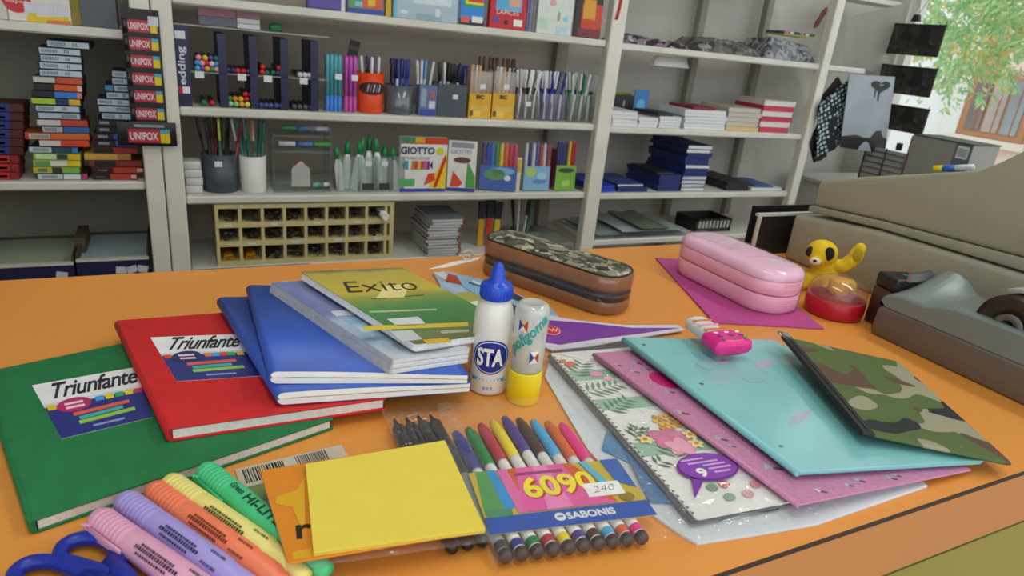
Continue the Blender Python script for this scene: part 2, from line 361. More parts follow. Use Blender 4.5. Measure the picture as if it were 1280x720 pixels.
red_book = hardcover('red cloth hardcover notebook lying on the green one', M, w_, h_, .0112, CL_R, [(188, 422), (221, 477), (330, 470), (294, 418)], '#1c2a66',
          [(.02, '#d84a3a'), (.48, '#e0762a'), (.57, '#3f9be0'), (.66, '#d8472f'), (.75, '#34a45a'), (.86, '#d8c020')], k_)

def softbook(label, M, w, h, th0, th1, cover, k_):
    """stapled exercise book; spine at x = 0, frame on its underside"""
    t = thing('exercise_book', label, 'notebook', M, 'blue exercise books')
    n = 16
    def top(x): u = x/w; return th0*(1-u)+th1*u + .001*math.sin(math.pi*min(1, u*1.3))
    def bot(x): return 0.
    r = th0/2
    outer = [(w*k/n, top(w*k/n)) for k in range(n, 0, -1)]
    arc = [(r-r*math.cos(a)*1.0 if False else r*(1-math.sin(a)), r+r*math.cos(a)) for a in [math.pi*k/8 for k in range(9)]]
    arc = [(r*(1-math.sin(math.pi*k/8)), th0/2+th0/2*math.cos(math.pi*k/8)) for k in range(9)]
    o = [p for p in outer if p[0] > r]+arc+[(w, 0.)]
    c = .0006
    inner = [(p[0], p[1]-c) for p in outer if p[0] > r]+[(c+(r-c)*(1-math.sin(math.pi*k/8)), th0/2+(th0/2-c)*math.cos(math.pi*k/8)) for k in range(9)]+[(w, c)]
    mb = MB(); k = len(o)
    for y in (0, h):
        mb.add([(p[0], y, p[1]) for p in o]+[(p[0], y, p[1]) for p in inner], [((i, i+1, k+i+1, k+i) if y == 0 else (i, k+i, k+i+1, i+1)) for i in range(k-1)])
    for L, fl in ((o, 0), (inner, 1)):
        mb.add([(p[0], 0, p[1]) for p in L]+[(p[0], h, p[1]) for p in L], [((i, k+i, k+i+1, i+1) if not fl else (i, i+1, k+i+1, k+i)) for i in range(k-1)], 0, True)
    for e in (0, k-1):
        mb.add([(o[e][0], 0, o[e][1]), (inner[e][0], 0, inner[e][1]), (inner[e][0], h, inner[e][1]), (o[e][0], h, o[e][1])], [(0, 1, 2, 3)])
    mb.sh(k_).build('cover', cover, t)
    def lerp(f):
        return [(p[0]+.0012, c+(p[1]-c)*f) for p in inner if p[1] > th0/2]
    up = [(p[0], p[1]-.0001) for p in inner[:-1] if p[1] > th0*.5]
    mid = [(x, (top(x))*.56) for x in (w*.12, w*.5, w-.001)]
    lo = [(x, (top(x))*.47) for x in (w-.001, w*.5, w*.12)]
    a = [(min(p[0], w-.001), p[1]) for p in up]+[(.0025, th0*.5)]+mid
    MB().prism(ccw(a), -.0005, h-.002, 'y').sh(k_).build('upper_pages', PAPER, t)
    b = lo+[(.0025, th0*.47)]+[(p[0], p[1]+.0001) for p in inner[:-1] if p[1] < th0*.48]+[(w-.001, c+.0001)]
    MB().prism(ccw(b), -.0005, h-.002, 'y').sh(k_).build('lower_pages', C('#e9e8e4', .8), t)
    return t
BLUE = C('#2f56b4', .42, .12, 25, bump=.05, bscale=120)
O = onz(345, 507, .0225); M, w_, h_, k_ = frameS(O, onz(265, 393, .0225), onz(590, 494, .0178))
b1 = softbook('blue soft covered exercise book lying on the red notebook', M, w_, .195, .0112, .0085, BLUE, k_)
O = onz(336, 480, .0348); M, w_, h_, k_ = frameS(O, onz(304, 382, .0348), onz(586, 483, .0276))
b2 = softbook('blue soft covered exercise book directly under the wrapped notebooks', M, w_, .18, .0112, .0082, BLUE, k_)

# wrapped bundle and the green-yellow notebook
SIL = C('#b9bcc4', .35, .1, 200, bump=.2, bscale=250)
M, _, h_, k_ = frameS(onz(487, 469, .0410), onz(324, 371, .0420), onz(587, 457, .0345), .6)
w_ = .075
t = thing('notebook_bundle', 'shrink wrapped bundle of notebooks with grey spines and a bluish cover', 'notebook bundle', M)
for i in range(3):
    z = .0002+i*.0043
    nb = MB().prism(rrect(.0008*i, w_, 0, h_, .002, 2), z, z+.0041).sh(k_).build('notebook', C('#d6d5d8', .6, .1, 300), t, None, .0008, 1)
    MB().box(-.0006+.0008*i, .002, 0, h_, z+.0003, z+.0038).sh(k_).build('spine_strip', SIL, nb)
zc = .0131
cv = MB().prism(rrect(.001, w_, 0, h_, .002, 2), zc, zc+.0004).sh(k_).build('cover', ramp_mat('cover_print_blue', [(0, '#cdd3dc'), (.2, '#8fb4d8'), (.4, '#a9c4e0'), (.48, '#5266b4'), (1, '#6478bc')], 'Y', .21), t)
for v0, hx in ((.035, '#8fc0e4'), (.055, '#bcd4ea'), (.075, '#7fb0dc'), (.095, '#d5dce8')): decal(cv, None, [(.01+k_*v0, v0), (.05+k_*v0, v0), (.05+k_*v0, v0+.012), (.01+k_*v0, v0+.012)], zc+.0005, C(hx, .4), 'print')
MB().prism(rrect(-.0015, w_+.0015, -.0015, h_+.0015, .004, 3), zc+.0007, zc+.0009).sh(k_).build('wrap', clear('#ffffff', .02, .05, .2, .15), t)
Mb = M
# the open-topped slant of the upper notebook
M, _, h_, k_ = frameS(onz(518, 440, .0553), onz(373, 348, .0565), onz(592, 429, .0470), .5)
w_ = .122
t = thing('notebook', 'green and yellow printed notebook on top of the wrapped bundle', 'notebook', M)
MB().prism(rrect(.0005, w_-.001, .001, h_-.001, .003, 3), .0006, .0062).sh(k_).build('page_block', C('#dfe0e2', .7, .1, 400), t)
MB().prism(rrect(0, w_, 0, h_, .003, 3), 0, .0006).sh(k_).build('back_cover', C('#c9ced4', .5), t)
cv = MB().prism(rrect(0, w_, 0, h_, .003, 3), .0062, .0069).sh(k_).build('front_cover', ramp_mat('cover_print_green', [(0, '#5d6a3a'), (.12, '#77804a'), (.2, '#3f7a3c'), (.42, '#4a8a46'), (.55, '#8f9a3e'), (.62, '#c9b23a'), (.9, '#b9aa3c'), (.95, '#6a7a4a'), (1, '#5a6a5c')], 'Y', .205, wob=.08), t)
z = .0070
def dq(pts, hx, nm='print', dz=0.): return decal(cv, None, local_quad(M, z, pts), z+dz, C(hx, .35), nm)
dq([(452, 408), (585, 403), (585, 408), (456, 413)], '#d8c43a', 'stripe')
dq([(484, 399), (523, 396), (533, 406), (497, 408)], '#d9dadd', 'price_sticker')
dq([(528, 425), (560, 423), (565, 428), (534, 430)], '#d8b030', 'stripe', .0002)
dq([(487, 414), (515, 413), (528, 424), (502, 427)], '#c4c8cc', 'stripe')
dq([(461, 389), (545, 386), (546, 388), (463, 391)], '#a9c09a', 'text_bar')
dq([(550, 414), (586, 412), (586, 415), (552, 417)], '#b9c4a4', 'text_bar')
dq([(481, 357), (512, 355), (505, 372), (470, 373)], '#e8d98a', 'print', .0001)
p0, p1 = onplane(M, z, 436, 366), onplane(M, z, 528, 362)
text('Exito', C('#2a2a1c', .5), cv, T(p0[0], p0[1], z+.0004, math.atan2(p1[1]-p0[1], p1[0]-p0[0])), size=.03, width=(Vector(p1)-Vector(p0)).length, height=.030, shear=.35, bold=-.0003)
p2, p3 = onplane(M, z, 465, 374), onplane(M, z, 530, 369)
d = Vector((p3[0]-p2[0], p3[1]-p2[1])); nn = Vector((-d.y, d.x)).normalized()*.001
decal(cv, None, [p2, p3, (p3[0]+nn.x, p3[1]+nn.y), (p2[0]+nn.x, p2[1]+nn.y)], z, C('#3a3a24', .5), 'underline')

# ---------------------------------------------------------------- glue bottles
def facing(b): return math.atan2(b.y, b.x)-math.pi/2          # a local -Y front turned to the camera
def wrapped(me, R, squash=1.):
    for v in me.vertices:
        a = v.co.x/R; rr = R+v.co.z; v.co = Vector((rr*math.sin(a), -rr*math.cos(a), v.co.y))
    return me
def wrap_poly(pts, R, t=.0002, sub=10):
    mb = MB(); n = len(pts); cx = sum(p[0] for p in pts)/n; cy = sum(p[1] for p in pts)/n
    def W(x, y): return (math.sin(x/R)*(R+t), -math.cos(x/R)*(R+t), y)
    K = 6; rings = [[W(cx+(p[0]-cx)*k/K, cy+(p[1]-cy)*k/K) for p in pts] for k in range(1, K+1)]
    mb.add([W(cx, cy)]+rings[0], [(0, i+1, (i+1) % n+1) for i in range(n)], 0, True)
    mb.loft(rings, 0, True, False); return mb
b = onz(609, 484)
t = thing('glue_bottle', 'white school glue bottle with a pointed blue cap', 'glue bottle', T(b.x, b.y, 0, facing(b)-.12))
R = .0176
MB().lathe([(0, .0003), (.015, .0003), (.0170, .0015), (R, .004), (R, .05), (R, .058), (.0174, .068), (.0166, .076), (.0146, .083), (.0118, .0875), (.0105, .0885)], 32).build('bottle', C('#e4e2dc', .3, .02, 30, coat=.3), t)
cp = MB().lathe([(.0137, .0885), (.014, .089), (.014, .0985), (.0132, .1005), (.011, .1015), (.0075, .1035), (.0064, .106), (.0056, .112), (.0035, .1175), (.0018, .119), (0, .1192)], 28).build('cap', C('#1747c4', .3, .05), t)
rb = MB()
for k in range(28):
    a = 2*math.pi*k/28; rb.box(-.0004, .0004, -.0003, .0004, .0895, .098, 0, Matrix.Rotation(a, 4, 'Z') @ Matrix.Translation((0, .014, 0)))
rb.build('cap_rib', C('#1747c4', .3, .05), cp)
NAVY = C('#1b2f8a', .35)
lab = wrap_poly(ellipse(.003, .0385, .0175, .0165, 28), R, .0002).build('label', NAVY, t)
wrap_poly(ellipse(.003, .0385, .0160, .0150, 28), R, .0003).build('label_ring', C('#dfe4f4', .35), lab)
wrap_poly(ellipse(.003, .0385, .0153, .0143, 28), R, .0004).build('label_field', NAVY, lab)
me = wrapped(text_mesh('STA', size=.02, width=.024, height=.017, bold=.0006), R+.0014); me.materials.append(WHITE)
link('lettering', me, lab, Matrix.Rotation(-.50, 4, 'Z') @ Matrix.Translation((0, 0, .0305)))
wrap_poly([(-.014, .0145), (.018, .0145), (.018, .0185), (-.014, .0185)], R, .0002).build('label_band', C('#3aa0cc', .4), t)
for k in range(7): wrap_poly([(-.008+k*.0032, .0157), (-.0057+k*.0032, .0157), (-.0057+k*.0032, .0173), (-.008+k*.0032, .0173)], R, .0005).build('small_print', C('#dff0f6', .5), t)
for k in range(3): wrap_poly([(-.002+k*.0032, .0068), (.0+k*.0032, .0068), (.0+k*.0032, .0100), (-.002+k*.0032, .0100)], R, .0004).build('small_print', C('#8fa8c8', .5), t)

b = onz(653, 498)
t = thing('glue_bottle', 'cloudy clear glue bottle standing on its yellow cap', 'glue bottle', T(b.x, b.y, 0, facing(b)))
R = .0142
MB().lathe([(0, .0003), (.0142, .0003), (.0147, .0012), (.0145, .029), (.014, .0305)], 32).build('cap', C('#ecd617', .35, .03), t)
MB().lathe([(.0136, .0306), (R, .034), (R, .06), (R+.0006, .078), (R+.0007, .084), (.0138, .0895), (.0115, .0918), (.009, .0926), (.0078, .092), (0, .0918)], 32).build('bottle', clear('#eef0ea', .2, .45, .15), t)
MB().lathe([(0, .0308), (.0118, .0308), (.0118, .056), (0, .056)], 24).build('glue', C('#d8d6b8', .3), t)
me = text_mesh('poligoma', size=.012, width=.046, height=.0125, shear=.3, bold=.0003)
for v in me.vertices:
    x, y = v.co.x-.022, v.co.y-.004; a = math.radians(47); v.co.x, v.co.y = x*math.cos(a)-y*math.sin(a), x*math.sin(a)+y*math.cos(a)
me = wrapped(me, R+.0008); me.materials.append(C('#1f9a94', .4)); link('lettering', me, t, Matrix.Translation((0, 0, .064)))
for x, zz in ((-.0065, .0755), (.006, .0475)):
    q = [(x-.004, zz-.0055), (x+.004, zz-.0055), (x+.004, zz+.0055), (x-.004, zz+.0055)]
    lb = wrap_poly(q, R+.0004, .0002).build('emblem', C('#e8c93c' if zz > .06 else '#efe9df', .4), t)
    for pts, hx in (([q[0], (x, zz), q[3]], '#2a3f9a'), ([q[1], q[2], (x, zz)], '#c2402c'), ([q[0], q[1], (x, zz)], '#e8e4d8')):
        wrap_poly(ccw(pts), R+.0006, .0003).build('emblem_triangle', C(hx, .4), lb)

# ---------------------------------------------------------------- highlighters
def highlighter(label, p0, p1, L, hx, spin, ink, txt):
    a = onz(*p0, .0086); b_ = onz(*p1, .0086); d = (b_-a).normalized(); ang = math.atan2(d.y, d.x)
    t = thing('highlighter', label, 'highlighter', T(a.x, a.y, .0086, ang), 'pastel highlighters')
    AX = Matrix.Rotation(math.pi/2, 4, 'Y')          # lathe axis -> +X
    r = .0082; m = C(hx, .42, .03)
    prof = [(0, 0), (.0045, .0004), (.0068, .002), (.0078, .0045)]
    for k in range(8):
        s0 = .006+k*.0035; prof += [(r-.0004, s0), (r, s0+.0010), (r, s0+.0024), (r-.0005, s0+.0032)]
    prof += [(r, .036), (r+.0002, .05), (r+.0002, .098), (r-.0006, .100), (r-.0006, .118), (.006, .121), (.005, .131), (0, .132)]
    prof = [(p, q*L/.132) for p, q in prof]
    MB().lathe(prof, 24, 0, AX).build('barrel', m, t)
    cl = MB().box(.004, .040, -.0024, .0024, .0087, .0102).box(.004, .008, -.0024, .0024, .0073, .0102)
    cl.build('clip', m, t, Matrix.Rotation(spin, 4, 'X'), .0007, 2)
    def onbarrel(me, th):                        # text lying along the barrel
        for v in me.vertices:
            ang_ = th-v.co.y/r; rr = r+.0007+v.co.z; v.co = Vector((v.co.x, -rr*math.sin(ang_), rr*math.cos(ang_)))
        me.materials.clear(); me.materials.append(ink); return me
    if txt:
        me = text_mesh('HI-LITE', size=.01, width=.036, height=.0055, bold=.0002); link('lettering', onbarrel(me, .4), t, Matrix.Translation((.052, 0, 0)))
        me = text_mesh('Green', size=.006, width=.013, height=.004); link('lettering', onbarrel(me, .25), t, Matrix.Translation((.036, 0, 0)))
    else:
        mb = MB()
        for row, (s, e) in enumerate(((.050, .075), (.047, .082), (.050, .078))):
            x = s
            while x < e:
                wd = random.choice((.001, .0014, .0018)); mb.box(x, x+wd, row*.0024, row*.0024+(.0012 if row != 1 else .0018), 0, .0001); x += wd+.0007
        link('small_print', onbarrel(mb.mesh('small_print', ink), .95), t)
        mb = MB(); x = 0
        while x < .0125:
            wd = random.choice((.0004, .0007, .001)); mb.box(x, x+wd, 0, .0085, 0, .0001); x += wd+random.choice((.0004, .0007))
        link('barcode', onbarrel(mb.mesh('barcode', ink), .85), t, Matrix.Translation((.086, 0, 0)))
    return t
DK = C('#3a2f4a', .5)
highlighter('pastel pink highlighter beside the blue scissors', (120, 646), (230, 724), .132, '#e0a3c2', 1.45, DK, 0)
highlighter('pastel lilac highlighter between the pink and the coral ones', (153, 624), (298, 729), .132, '#a79ade', -2.6, C('#2c2c5c', .5), 0)
highlighter('coral orange highlighter between the lilac and the yellow ones', (190, 611), (345, 724), .132, '#f2805c', -2.6, C('#6a2c1c', .5), 0)
highlighter('pastel yellow highlighter between the coral and the green ones', (209, 602), (370, 715), .132, '#e9de84', -2.6, C('#4a4628', .5), 0)
highlighter('mint green highlighter partly under the orange card', (254, 587), (394, 703), .132, '#4cc98a', 1.5, C('#123a2a', .5), 1)

# ---------------------------------------------------------------- scissors
t = thing('scissors', 'pair of scissors with royal blue plastic finger loops', 'scissors', T(-.045, .33, 0))
S0 = Vector((-.045, .33, 0)); BL = C('#1c2f9c', .35, .05)
def sp(px, py, z): return onz(px, py, z)-S0
def smooth_loop(P_, n=4):
    o = []; N = len(P_)
    for i in range(N):
        a, b, c, d = P_[i-1], P_[i], P_[(i+1) % N], P_[(i+2) % N]
        for j in range(n):
            t_ = j/n; o.append(.5*((2*b)+(c-a)*t_+(2*a-5*b+4*c-d)*t_*t_+(3*b-a-3*c+d)*t_**3))
    return o
lp = [sp(*p, .0055) for p in ((75, 697), (79, 684), (92, 676), (110, 673), (129, 676), (143, 685), (149, 698), (147, 712), (135, 716), (117, 712), (97, 706), (82, 702))]
MB().tube(smooth_loop(lp), .0043, 12, closed=True).build('finger_loop', BL, t)
lp = [sp(*p, .0055) for p in ((18, 722), (24, 711), (38, 704), (55, 702), (72, 704), (92, 711), (110, 721), (112, 735), (90, 745), (60, 745), (30, 738))]
MB().tube(smooth_loop(lp), .0043, 12, closed=True).build('finger_loop', BL, t)
MB().tube([sp(138, 702, .006), sp(155, 722, .006), sp(180, 752, .006)], [.005, .006, .005], 10).build('shank', BL, t)
MB().tube([sp(105, 722, .005), sp(150, 736, .005), sp(190, 756, .005)], [.005, .006, .005], 10).build('shank', BL, t)
a, b_ = sp(180, 752, .005), sp(300, 900, .005); d = (b_-a).normalized(); n_ = Vector((-d.y, d.x, 0))
for o_, nm in ((.0035, .006), (-.0035, .0045)):
    pts = [a+n_*(o_+.005), a+n_*(o_-.005), a+d*.08+n_*o_*.2]
    MB().prism(ccw([(p.x, p.y) for p in pts]), nm-.0012, nm).build('blade', C('#b9bcc0', .25, .03, metal=.9), t)

# ---------------------------------------------------------------- sticky note pack, card, sleeve, black markers
M, w_, h_ = frame3(onz(550, 698, .0002), onz(487, 552, .0002), onz(612, 700, .0002))
# black markers (a pack) lying under the pads
a0, a1 = onz(490, 530, .005), onz(561, 690, .005); d = (a1-a0); ang = math.atan2(d.y, d.x)
t = thing('marker_pack', 'pack of black markers in clear film under the yellow notes', 'marker pack', T(a0.x, a0.y, 0, ang))
Lm = d.length; AX = Matrix.Rotation(math.pi/2, 4, 'Y'); BK = C('#141517', .35)
for k in range(4):
    y = .003+k*.0098
    mk = MB().lathe([(0, -.006), (.0012, -.005), (.0022, .004), (.0048, .008), (.0052, .012), (.0052, .035), (.0048, .036), (.0048, Lm-.012), (.0044, Lm-.010), (.0044, Lm-.004), (.003, Lm), (0, Lm+.0005)], 14, 0, Matrix.Translation((0, y, .0053)) @ AX)
    mk.build('marker', BK, t)
def pk(u, v):
    x = -.012+u*(Lm+.016); y = -.006+v*.055; return (x, y, .0112+.0012*math.sin(u*19+v*9)*math.sin(v*13))
MB().grid(pk, 26, 12).build('film', clear('#ffffff', .2, .015, .08, .9, 90), t)
# printed back card with a bar code
M, w_, h_ = frame3(onz(330, 690, .0004), onz(290, 583, .0004), onz(392, 672, .0004))
t = thing('header_card', 'grey printed packaging card with a barcode under the orange card', 'card', M)
MB().box(0, .075, 0, .087, -.0003, .0003).build('card', C('#c3b9a8', .5), t)
mb = MB(); x = .004
bm0 = MB()
while x < .032:
    wd = random.choice((.0005, .0009, .0014)); mb.box(x, x+wd, .068, .084, .0003, .0005); x += wd+random.choice((.0006, .001))
mb.build('barcode', INK, t)
mb = MB(); x = .04
while x < .062:
    wd = random.choice((.0005, .0009)); mb.box(x, x+wd, .070, .085, .0003, .0005); x += wd+random.choice((.0006, .001))
mb.build('barcode', C('#4a4640', .5), t)
MB().box(.003, .03, .045, .064, .0003, .0005).build('print', C('#6f8a52', .5), t)
# orange card and the yellow notes
M, w_, h_ = frame3(onz(360, 704, .0215), onz(325, 588, .0222), onz(606, 668, .0165))
M = M @ Matrix.Translation((0, 0, -.0012))
t = thing('note_wrapper', 'orange printed card with a yellow shape under the yellow notes', 'card', M)
cq = [onplane(M, .0012, *p) for p in ((360, 704), (325, 588), (540, 553), (600, 664))]
MB().prism(ccw(cq), 0, .0012).build('card', C('#dc861e', .45, .04), t, None, .0002, 1)
decal(t, None, [onplane(M, .0013, *p) for p in ((381, 596), (372, 612), (345, 622), (344, 630), (366, 634), (374, 655), (381, 660))], .0013, C('#dca81c', .45), 'print')
decal(t, None, [onplane(M, .0013, *p) for p in ((366, 690), (366, 700), (392, 696), (390, 686))], .0013, C('#dca81c', .45), 'print')
p = onplane(M, .0013, 371, 674); text('r', C('#1c1510', .5), t, T(p[0], p[1], .0015, -.08), size=.02, width=.009, height=.0115, bold=.0004)
Mn = M @ Matrix.Translation((0, 0, .0014))
t = thing('sticky_note_pad', 'plain yellow sticky note pad on the orange card', 'note pad', Mn)
nq = [onplane(Mn, .0032, *p) for p in ((392, 690), (382, 580), (556, 550), (607, 661))]
for k in range(3):
    MB().prism(ccw(nq), .00105*k, .00105*k+.001).build('note_layer', C('#e5d04e' if k == 2 else '#d6c044', .75, .02), t)
def sl(u, v):
    a, b, c, d = [Vector(q) for q in nq]; ctr_ = (a+b+c+d)/4
    a, b, c, d = [ctr_+(q-ctr_)*1.09 for q in (a, b, c, d)]
    p = (a*(1-u)+d*u)*(1-v)+(b*(1-u)+c*u)*v
    return (p.x, p.y, -.0022+.0004*math.sin(u*31)*math.sin(v*17))
MB().grid(sl, 24, 16).build('sleeve', clear('#ffffff', .16, .06, .12, .7, 70), t, Matrix.Translation((0, 0, -.0012)))

# ---------------------------------------------------------------- felt pen wallet
M, w_, h_ = frame3(onz(620, 706, .002), onz(555, 528, .002), onz(821, 680, .002))
t = thing('felt_pen_wallet', 'clear wallet of ten felt pens in ten colours with a printed front card', 'felt pens', M)
w_ = .112
cols = ['#3a3d42', '#24308a', '#16803a', '#b3203a', '#e6cf1e', '#4a3488', '#4a2a22', '#4aa8dc', '#d8622a', '#ea2f8a']
for k, hx in enumerate(cols):
    xb = .006+k*.0101; xt = xb-.0105+(k-4.5)*.0009
    a = Vector((xb, -.002, .0052)); e = Vector((xt, .150 - .004*abs(k-5), .0052)); d = (e-a); L = d.length
    Q = Vector((0, 0, 1)).rotation_difference(d.normalized()).to_matrix().to_4x4(); PM = Matrix.Translation(a) @ Q
    pn = MB().lathe([(.0032, .0056), (.0042, .006), (.0042, L-.053), (.004, L-.051)], 12, 0, PM).build('pen', C('#e4e2de', .35) if k else C('#8f9296', .35), t)
    MB().lathe([(0, 0), (.004, .0004), (.0045, .0015), (.0045, .0052), (.0034, .0056)], 12, 0, PM).build('end_plug', C('#3a2420', .3), pn)
    MB().lathe([(.0043, .0062), (.0043, .0125)], 12, 0, PM, cap=False).build('colour_band', C(hx, .35), pn)
    MB().lathe([(.0041, L-.051), (.0047, L-.050), (.0047, L-.018), (.0042, L-.008), (.003, L-.001), (0, L)], 12, 0, PM).build('pen_cap', C(hx, .3), pn)
    MB().box(-.001, .001, .0044, .0062, L-.078, L-.012, 0, PM).build('clip', C(hx, .3), pn)
zc = .0108
card = MB().box(-.001, w_+.001, .013, .075, zc, zc+.0004).build('printed_card', C('#c9b23a', .35, .03), t)
def dq(pts, hx, dz=.0005, nm='print'): return decal(card, None, pts, zc+dz, C(hx, .35, .04), nm)
dq([(-.001, .013), (w_+.001, .013), (w_+.001, .028), (-.001, .028)], '#1d4fae', .0005)
dq([(.0, .031), (.014, .031), (.012, .075), (.004, .075)], '#4f9a50'); dq([(.014, .031), (.022, .036), (.018, .075), (.012, .075)], '#2a8fd0', .0006); dq([(.022, .029), (.032, .029), (.026, .075), (.019, .075)], '#e06aa8', .0007)
dq([(.030, .029), (.040, .029), (.033, .075), (.027, .075)], '#d65a20', .0007)
dq([(.026, .029), (.092, .029), (.074, .075), (.033, .075)], '#e25aa4', .0008); dq([(.042, .029), (.060, .029), (.056, .075), (.046, .075)], '#ea86bc', .0009)
dq([(.076, .04), (.092, .029), (.083, .060), (.074, .075), (.068, .075)], '#d65a20', .0009); dq([(.088, .050), (.096, .044), (.086, .075), (.081, .075)], '#5ab4d8', .0009)
dq([(.100, .050), (.112, .042), (.112, .075), (.098, .075)], '#2a62b4', .0009)
dq([(.001, .027), (.018, .027), (.018, .034), (.001, .034)], '#3f8a64', .0010)
ym = C('#f0e23c', .35)
text('6090', C('#c23a10', .4), card, T(.033, .0395, zc+.0011, .03), size=.03, width=.053, height=.022, bold=.0012)
text('6090', ym, card, T(.032, .041, zc+.0013, .03), size=.03, width=.053, height=.022, bold=.0008)
text('SABONIS', WHITE, card, T(.052, .018, zc+.0008), size=.01, width=.034, height=.0065, bold=.0003)
decal(card, None, ellipse(.0475, .0212, .0037, .0037, 18), zc+.0008, WHITE, 'emblem'); decal(card, None, [(.0455, .0208), (.0495, .0208), (.0495, .0218), (.0455, .0218)], zc+.0011, C('#1d4fae', .35), 'emblem_bar')
dq([(.03, .066), (.066, .066), (.066, .069), (.03, .069)], '#9c2f72', .0010, 'text_bar')
st = MB().box(.074, .101, .036, .050, zc+.0012, zc+.0015).build('price_sticker', C('#f1f1f0', .5), card)
text('240', C('#3a3a48', .6), st, T(.079, .0395, zc+.0016, .05), size=.01, width=.017, height=.0065, shear=.3, bold=-.0003)
decal(card, None, ellipse(.1005, .033, .0055, .0045, 18), zc+.0010, C('#9a7a1e', .4), 'seal')
def fl(u, v):
    x = -.007+u*(w_+.016); y = -.012+v*.178
    return (x, y, .0126+.0008*math.sin(u*23+v*7)*math.sin(v*21))
MB().grid(fl, 24, 24).build('clear_wallet', clear('#ffffff', .06, .03, .1, .5, 60), t)
# ---------------------------------------------------------------- stack of folders
def poly_on(z, pts): return [tuple(onz(*p, z))[:2] for p in pts]
def flat_sheet(name, label, cat, pts, z0, z1, mat, part=None, group=None):
    P = ccw(poly_on(z1, pts)); cx = sum(p[0] for p in P)/len(P); cy = sum(p[1] for p in P)/len(P)
    t = thing(name, label, cat, T(cx, cy, z0), group)
    MB().prism([(p[0]-cx, p[1]-cy) for p in P], 0, z1-z0).build(part or 'sheet', mat, t, None, .0003, 1)
    return t, (cx, cy, z0)
wb, _ = flat_sheet('white_envelope', 'large white paper sleeve at the bottom of the folder stack', 'envelope', [(681, 470), (735, 562), (800, 632), (852, 668), (872, 679), (945, 668), (1020, 655), (1160, 607), (1060, 520), (800, 440), (690, 441)], .0, .0022, C('#d3dae0', .45, .05, 12))
bs, _ = flat_sheet('glitter_sheet', 'bright blue glitter sheet under the floral folder', 'craft sheet', [(752, 562), (758, 538), (800, 552), (790, 580)], .0024, .0034, C('#3c86bc', .35, .3, 500), group=None)
bs2, _ = flat_sheet('glitter_sheet', 'darker blue glitter sheet with a square corner on the white sleeve', 'craft sheet', [(782, 566), (812, 626), (880, 630), (870, 545)], .0036, .0048, C('#3473ac', .35, .3, 500))
# floral folder
M, w_, h_ = frame3(onz(866, 650, .0095), onz(684, 445, .0095), onz(1020, 622, .0095)); w_, h_ = .115, .25
M = M @ Matrix.Translation((0, 0, -.0045))
t = thing('floral_folder', 'folder with a tropical flower print in clear film with a purple round sticker', 'folder', M)
for k, hx in enumerate(('#4a4e52', '#f0f0ee')):
    cv = MB().prism(rrect(.0+.004*k, w_, .001*k, h_, .003, 3), .0003+k*.0017, .0016+k*.0017).build('cover' if k else 'back_cover', C(hx, .35, .05, 20), t)
z = .0034
def L(px, py): return onplane(M, z, px, py)
def blob(px, py, rx, ry, hx, rot=0, dz=0., nm='print', n=16):
    p = L(px, py); return decal(cv, None, ellipse(p[0], p[1], rx, ry, n, rot), z+dz, C(hx, .45, .12, 120), nm)
for i, (px, py) in enumerate(((728, 470), (770, 505), (822, 560))):   # mint bands
    p = L(px, py); decal(cv, None, [(.006, p[1]-.008), (.09, p[1]-.012), (.09, p[1]+.006), (.006, p[1]+.010)], z, C('#9cc4ac', .45), 'mint_band')
def fern(px, py, rot, hx, n=7, s=1.):
    p = Vector(L(px, py)); mb = MB()
    for k in range(n):
        for sd in (-1, 1):
            c = p+Vector((math.cos(rot), math.sin(rot)))*(k*.0065*s); ln = .017*s*(1-.07*k)
            a = rot+sd*1.0; tip = c+Vector((math.cos(a), math.sin(a)))*ln
            if tip.x < .007 or c.x < .007: continue
            nn = Vector((-math.sin(a), math.cos(a)))*.0018*s; md = (c+tip)/2
            mb.prism(ccw([tuple(c), tuple(md+nn), tuple(tip), tuple(md-nn)]), z+.0003, z+.0005)
    mb.build('leaf_print', C(hx, .5, .15, 90), cv)
fern(752, 520, .5, '#4f8660'); fern(735, 490, .2, '#6f9c78', 6); fern(720, 470, .9, '#5f8f6a', 5); fern(790, 560, .9, '#5a8a58', 6, .9); fern(770, 540, -.2, '#7fa878', 6, .8); fern(846, 572, 1.3, '#4f7f5c', 5); fern(806, 590, .4, '#4a6a4c', 5, .8)
for px, py, r, hx in ((712, 456, .006, '#d86a4a'), (703, 452, .004, '#e0905a'), (745, 468, .007, '#d89ab4'), (760, 474, .005, '#e8b4c4')): blob(px, py, r, r*.8, hx, .4, .0006, 'flower')
for k in range(5):
    a = k*1.257; p = L(839, 548); decal(cv, None, ellipse(p[0]+.010*math.cos(a), p[1]+.008*math.sin(a), .010, .0072, 14, a), z+.0006+.00004*k, C('#d47aa0', .45, .12, 120), 'petal')
for k in range(5):
    a = k*1.257; p = L(852, 560); decal(cv, None, ellipse(p[0]+.007*math.cos(a), p[1]+.006*math.sin(a), .007, .005, 14, a), z+.0009+.00004*k, C('#e2a0b8', .45), 'petal')
for r in range(4):
    for q in range(4): 
        p = L(832, 532); decal(cv, None, ellipse(p[0]-.006+q*.0055+(r % 2)*.0027, p[1]-.004+r*.0055, .0024, .0028, 8), z+.0011, C('#e0b040' if (q+r) % 3 else '#c98a2c', .45), 'pineapple_scale')
for px, py in ((806, 551), (862, 545), (870, 556)):
    for k in range(5):
        a = k*1.257; p = L(px, py); decal(cv, None, ellipse(p[0]+.0035*math.cos(a), p[1]+.0035*math.sin(a), .0033, .0022, 10, a), z+.0013+.00003*k, C('#e8d49a', .45), 'petal')
    blob(px, py, .002, .002, '#c98a2c', 0, .0016, 'flower')
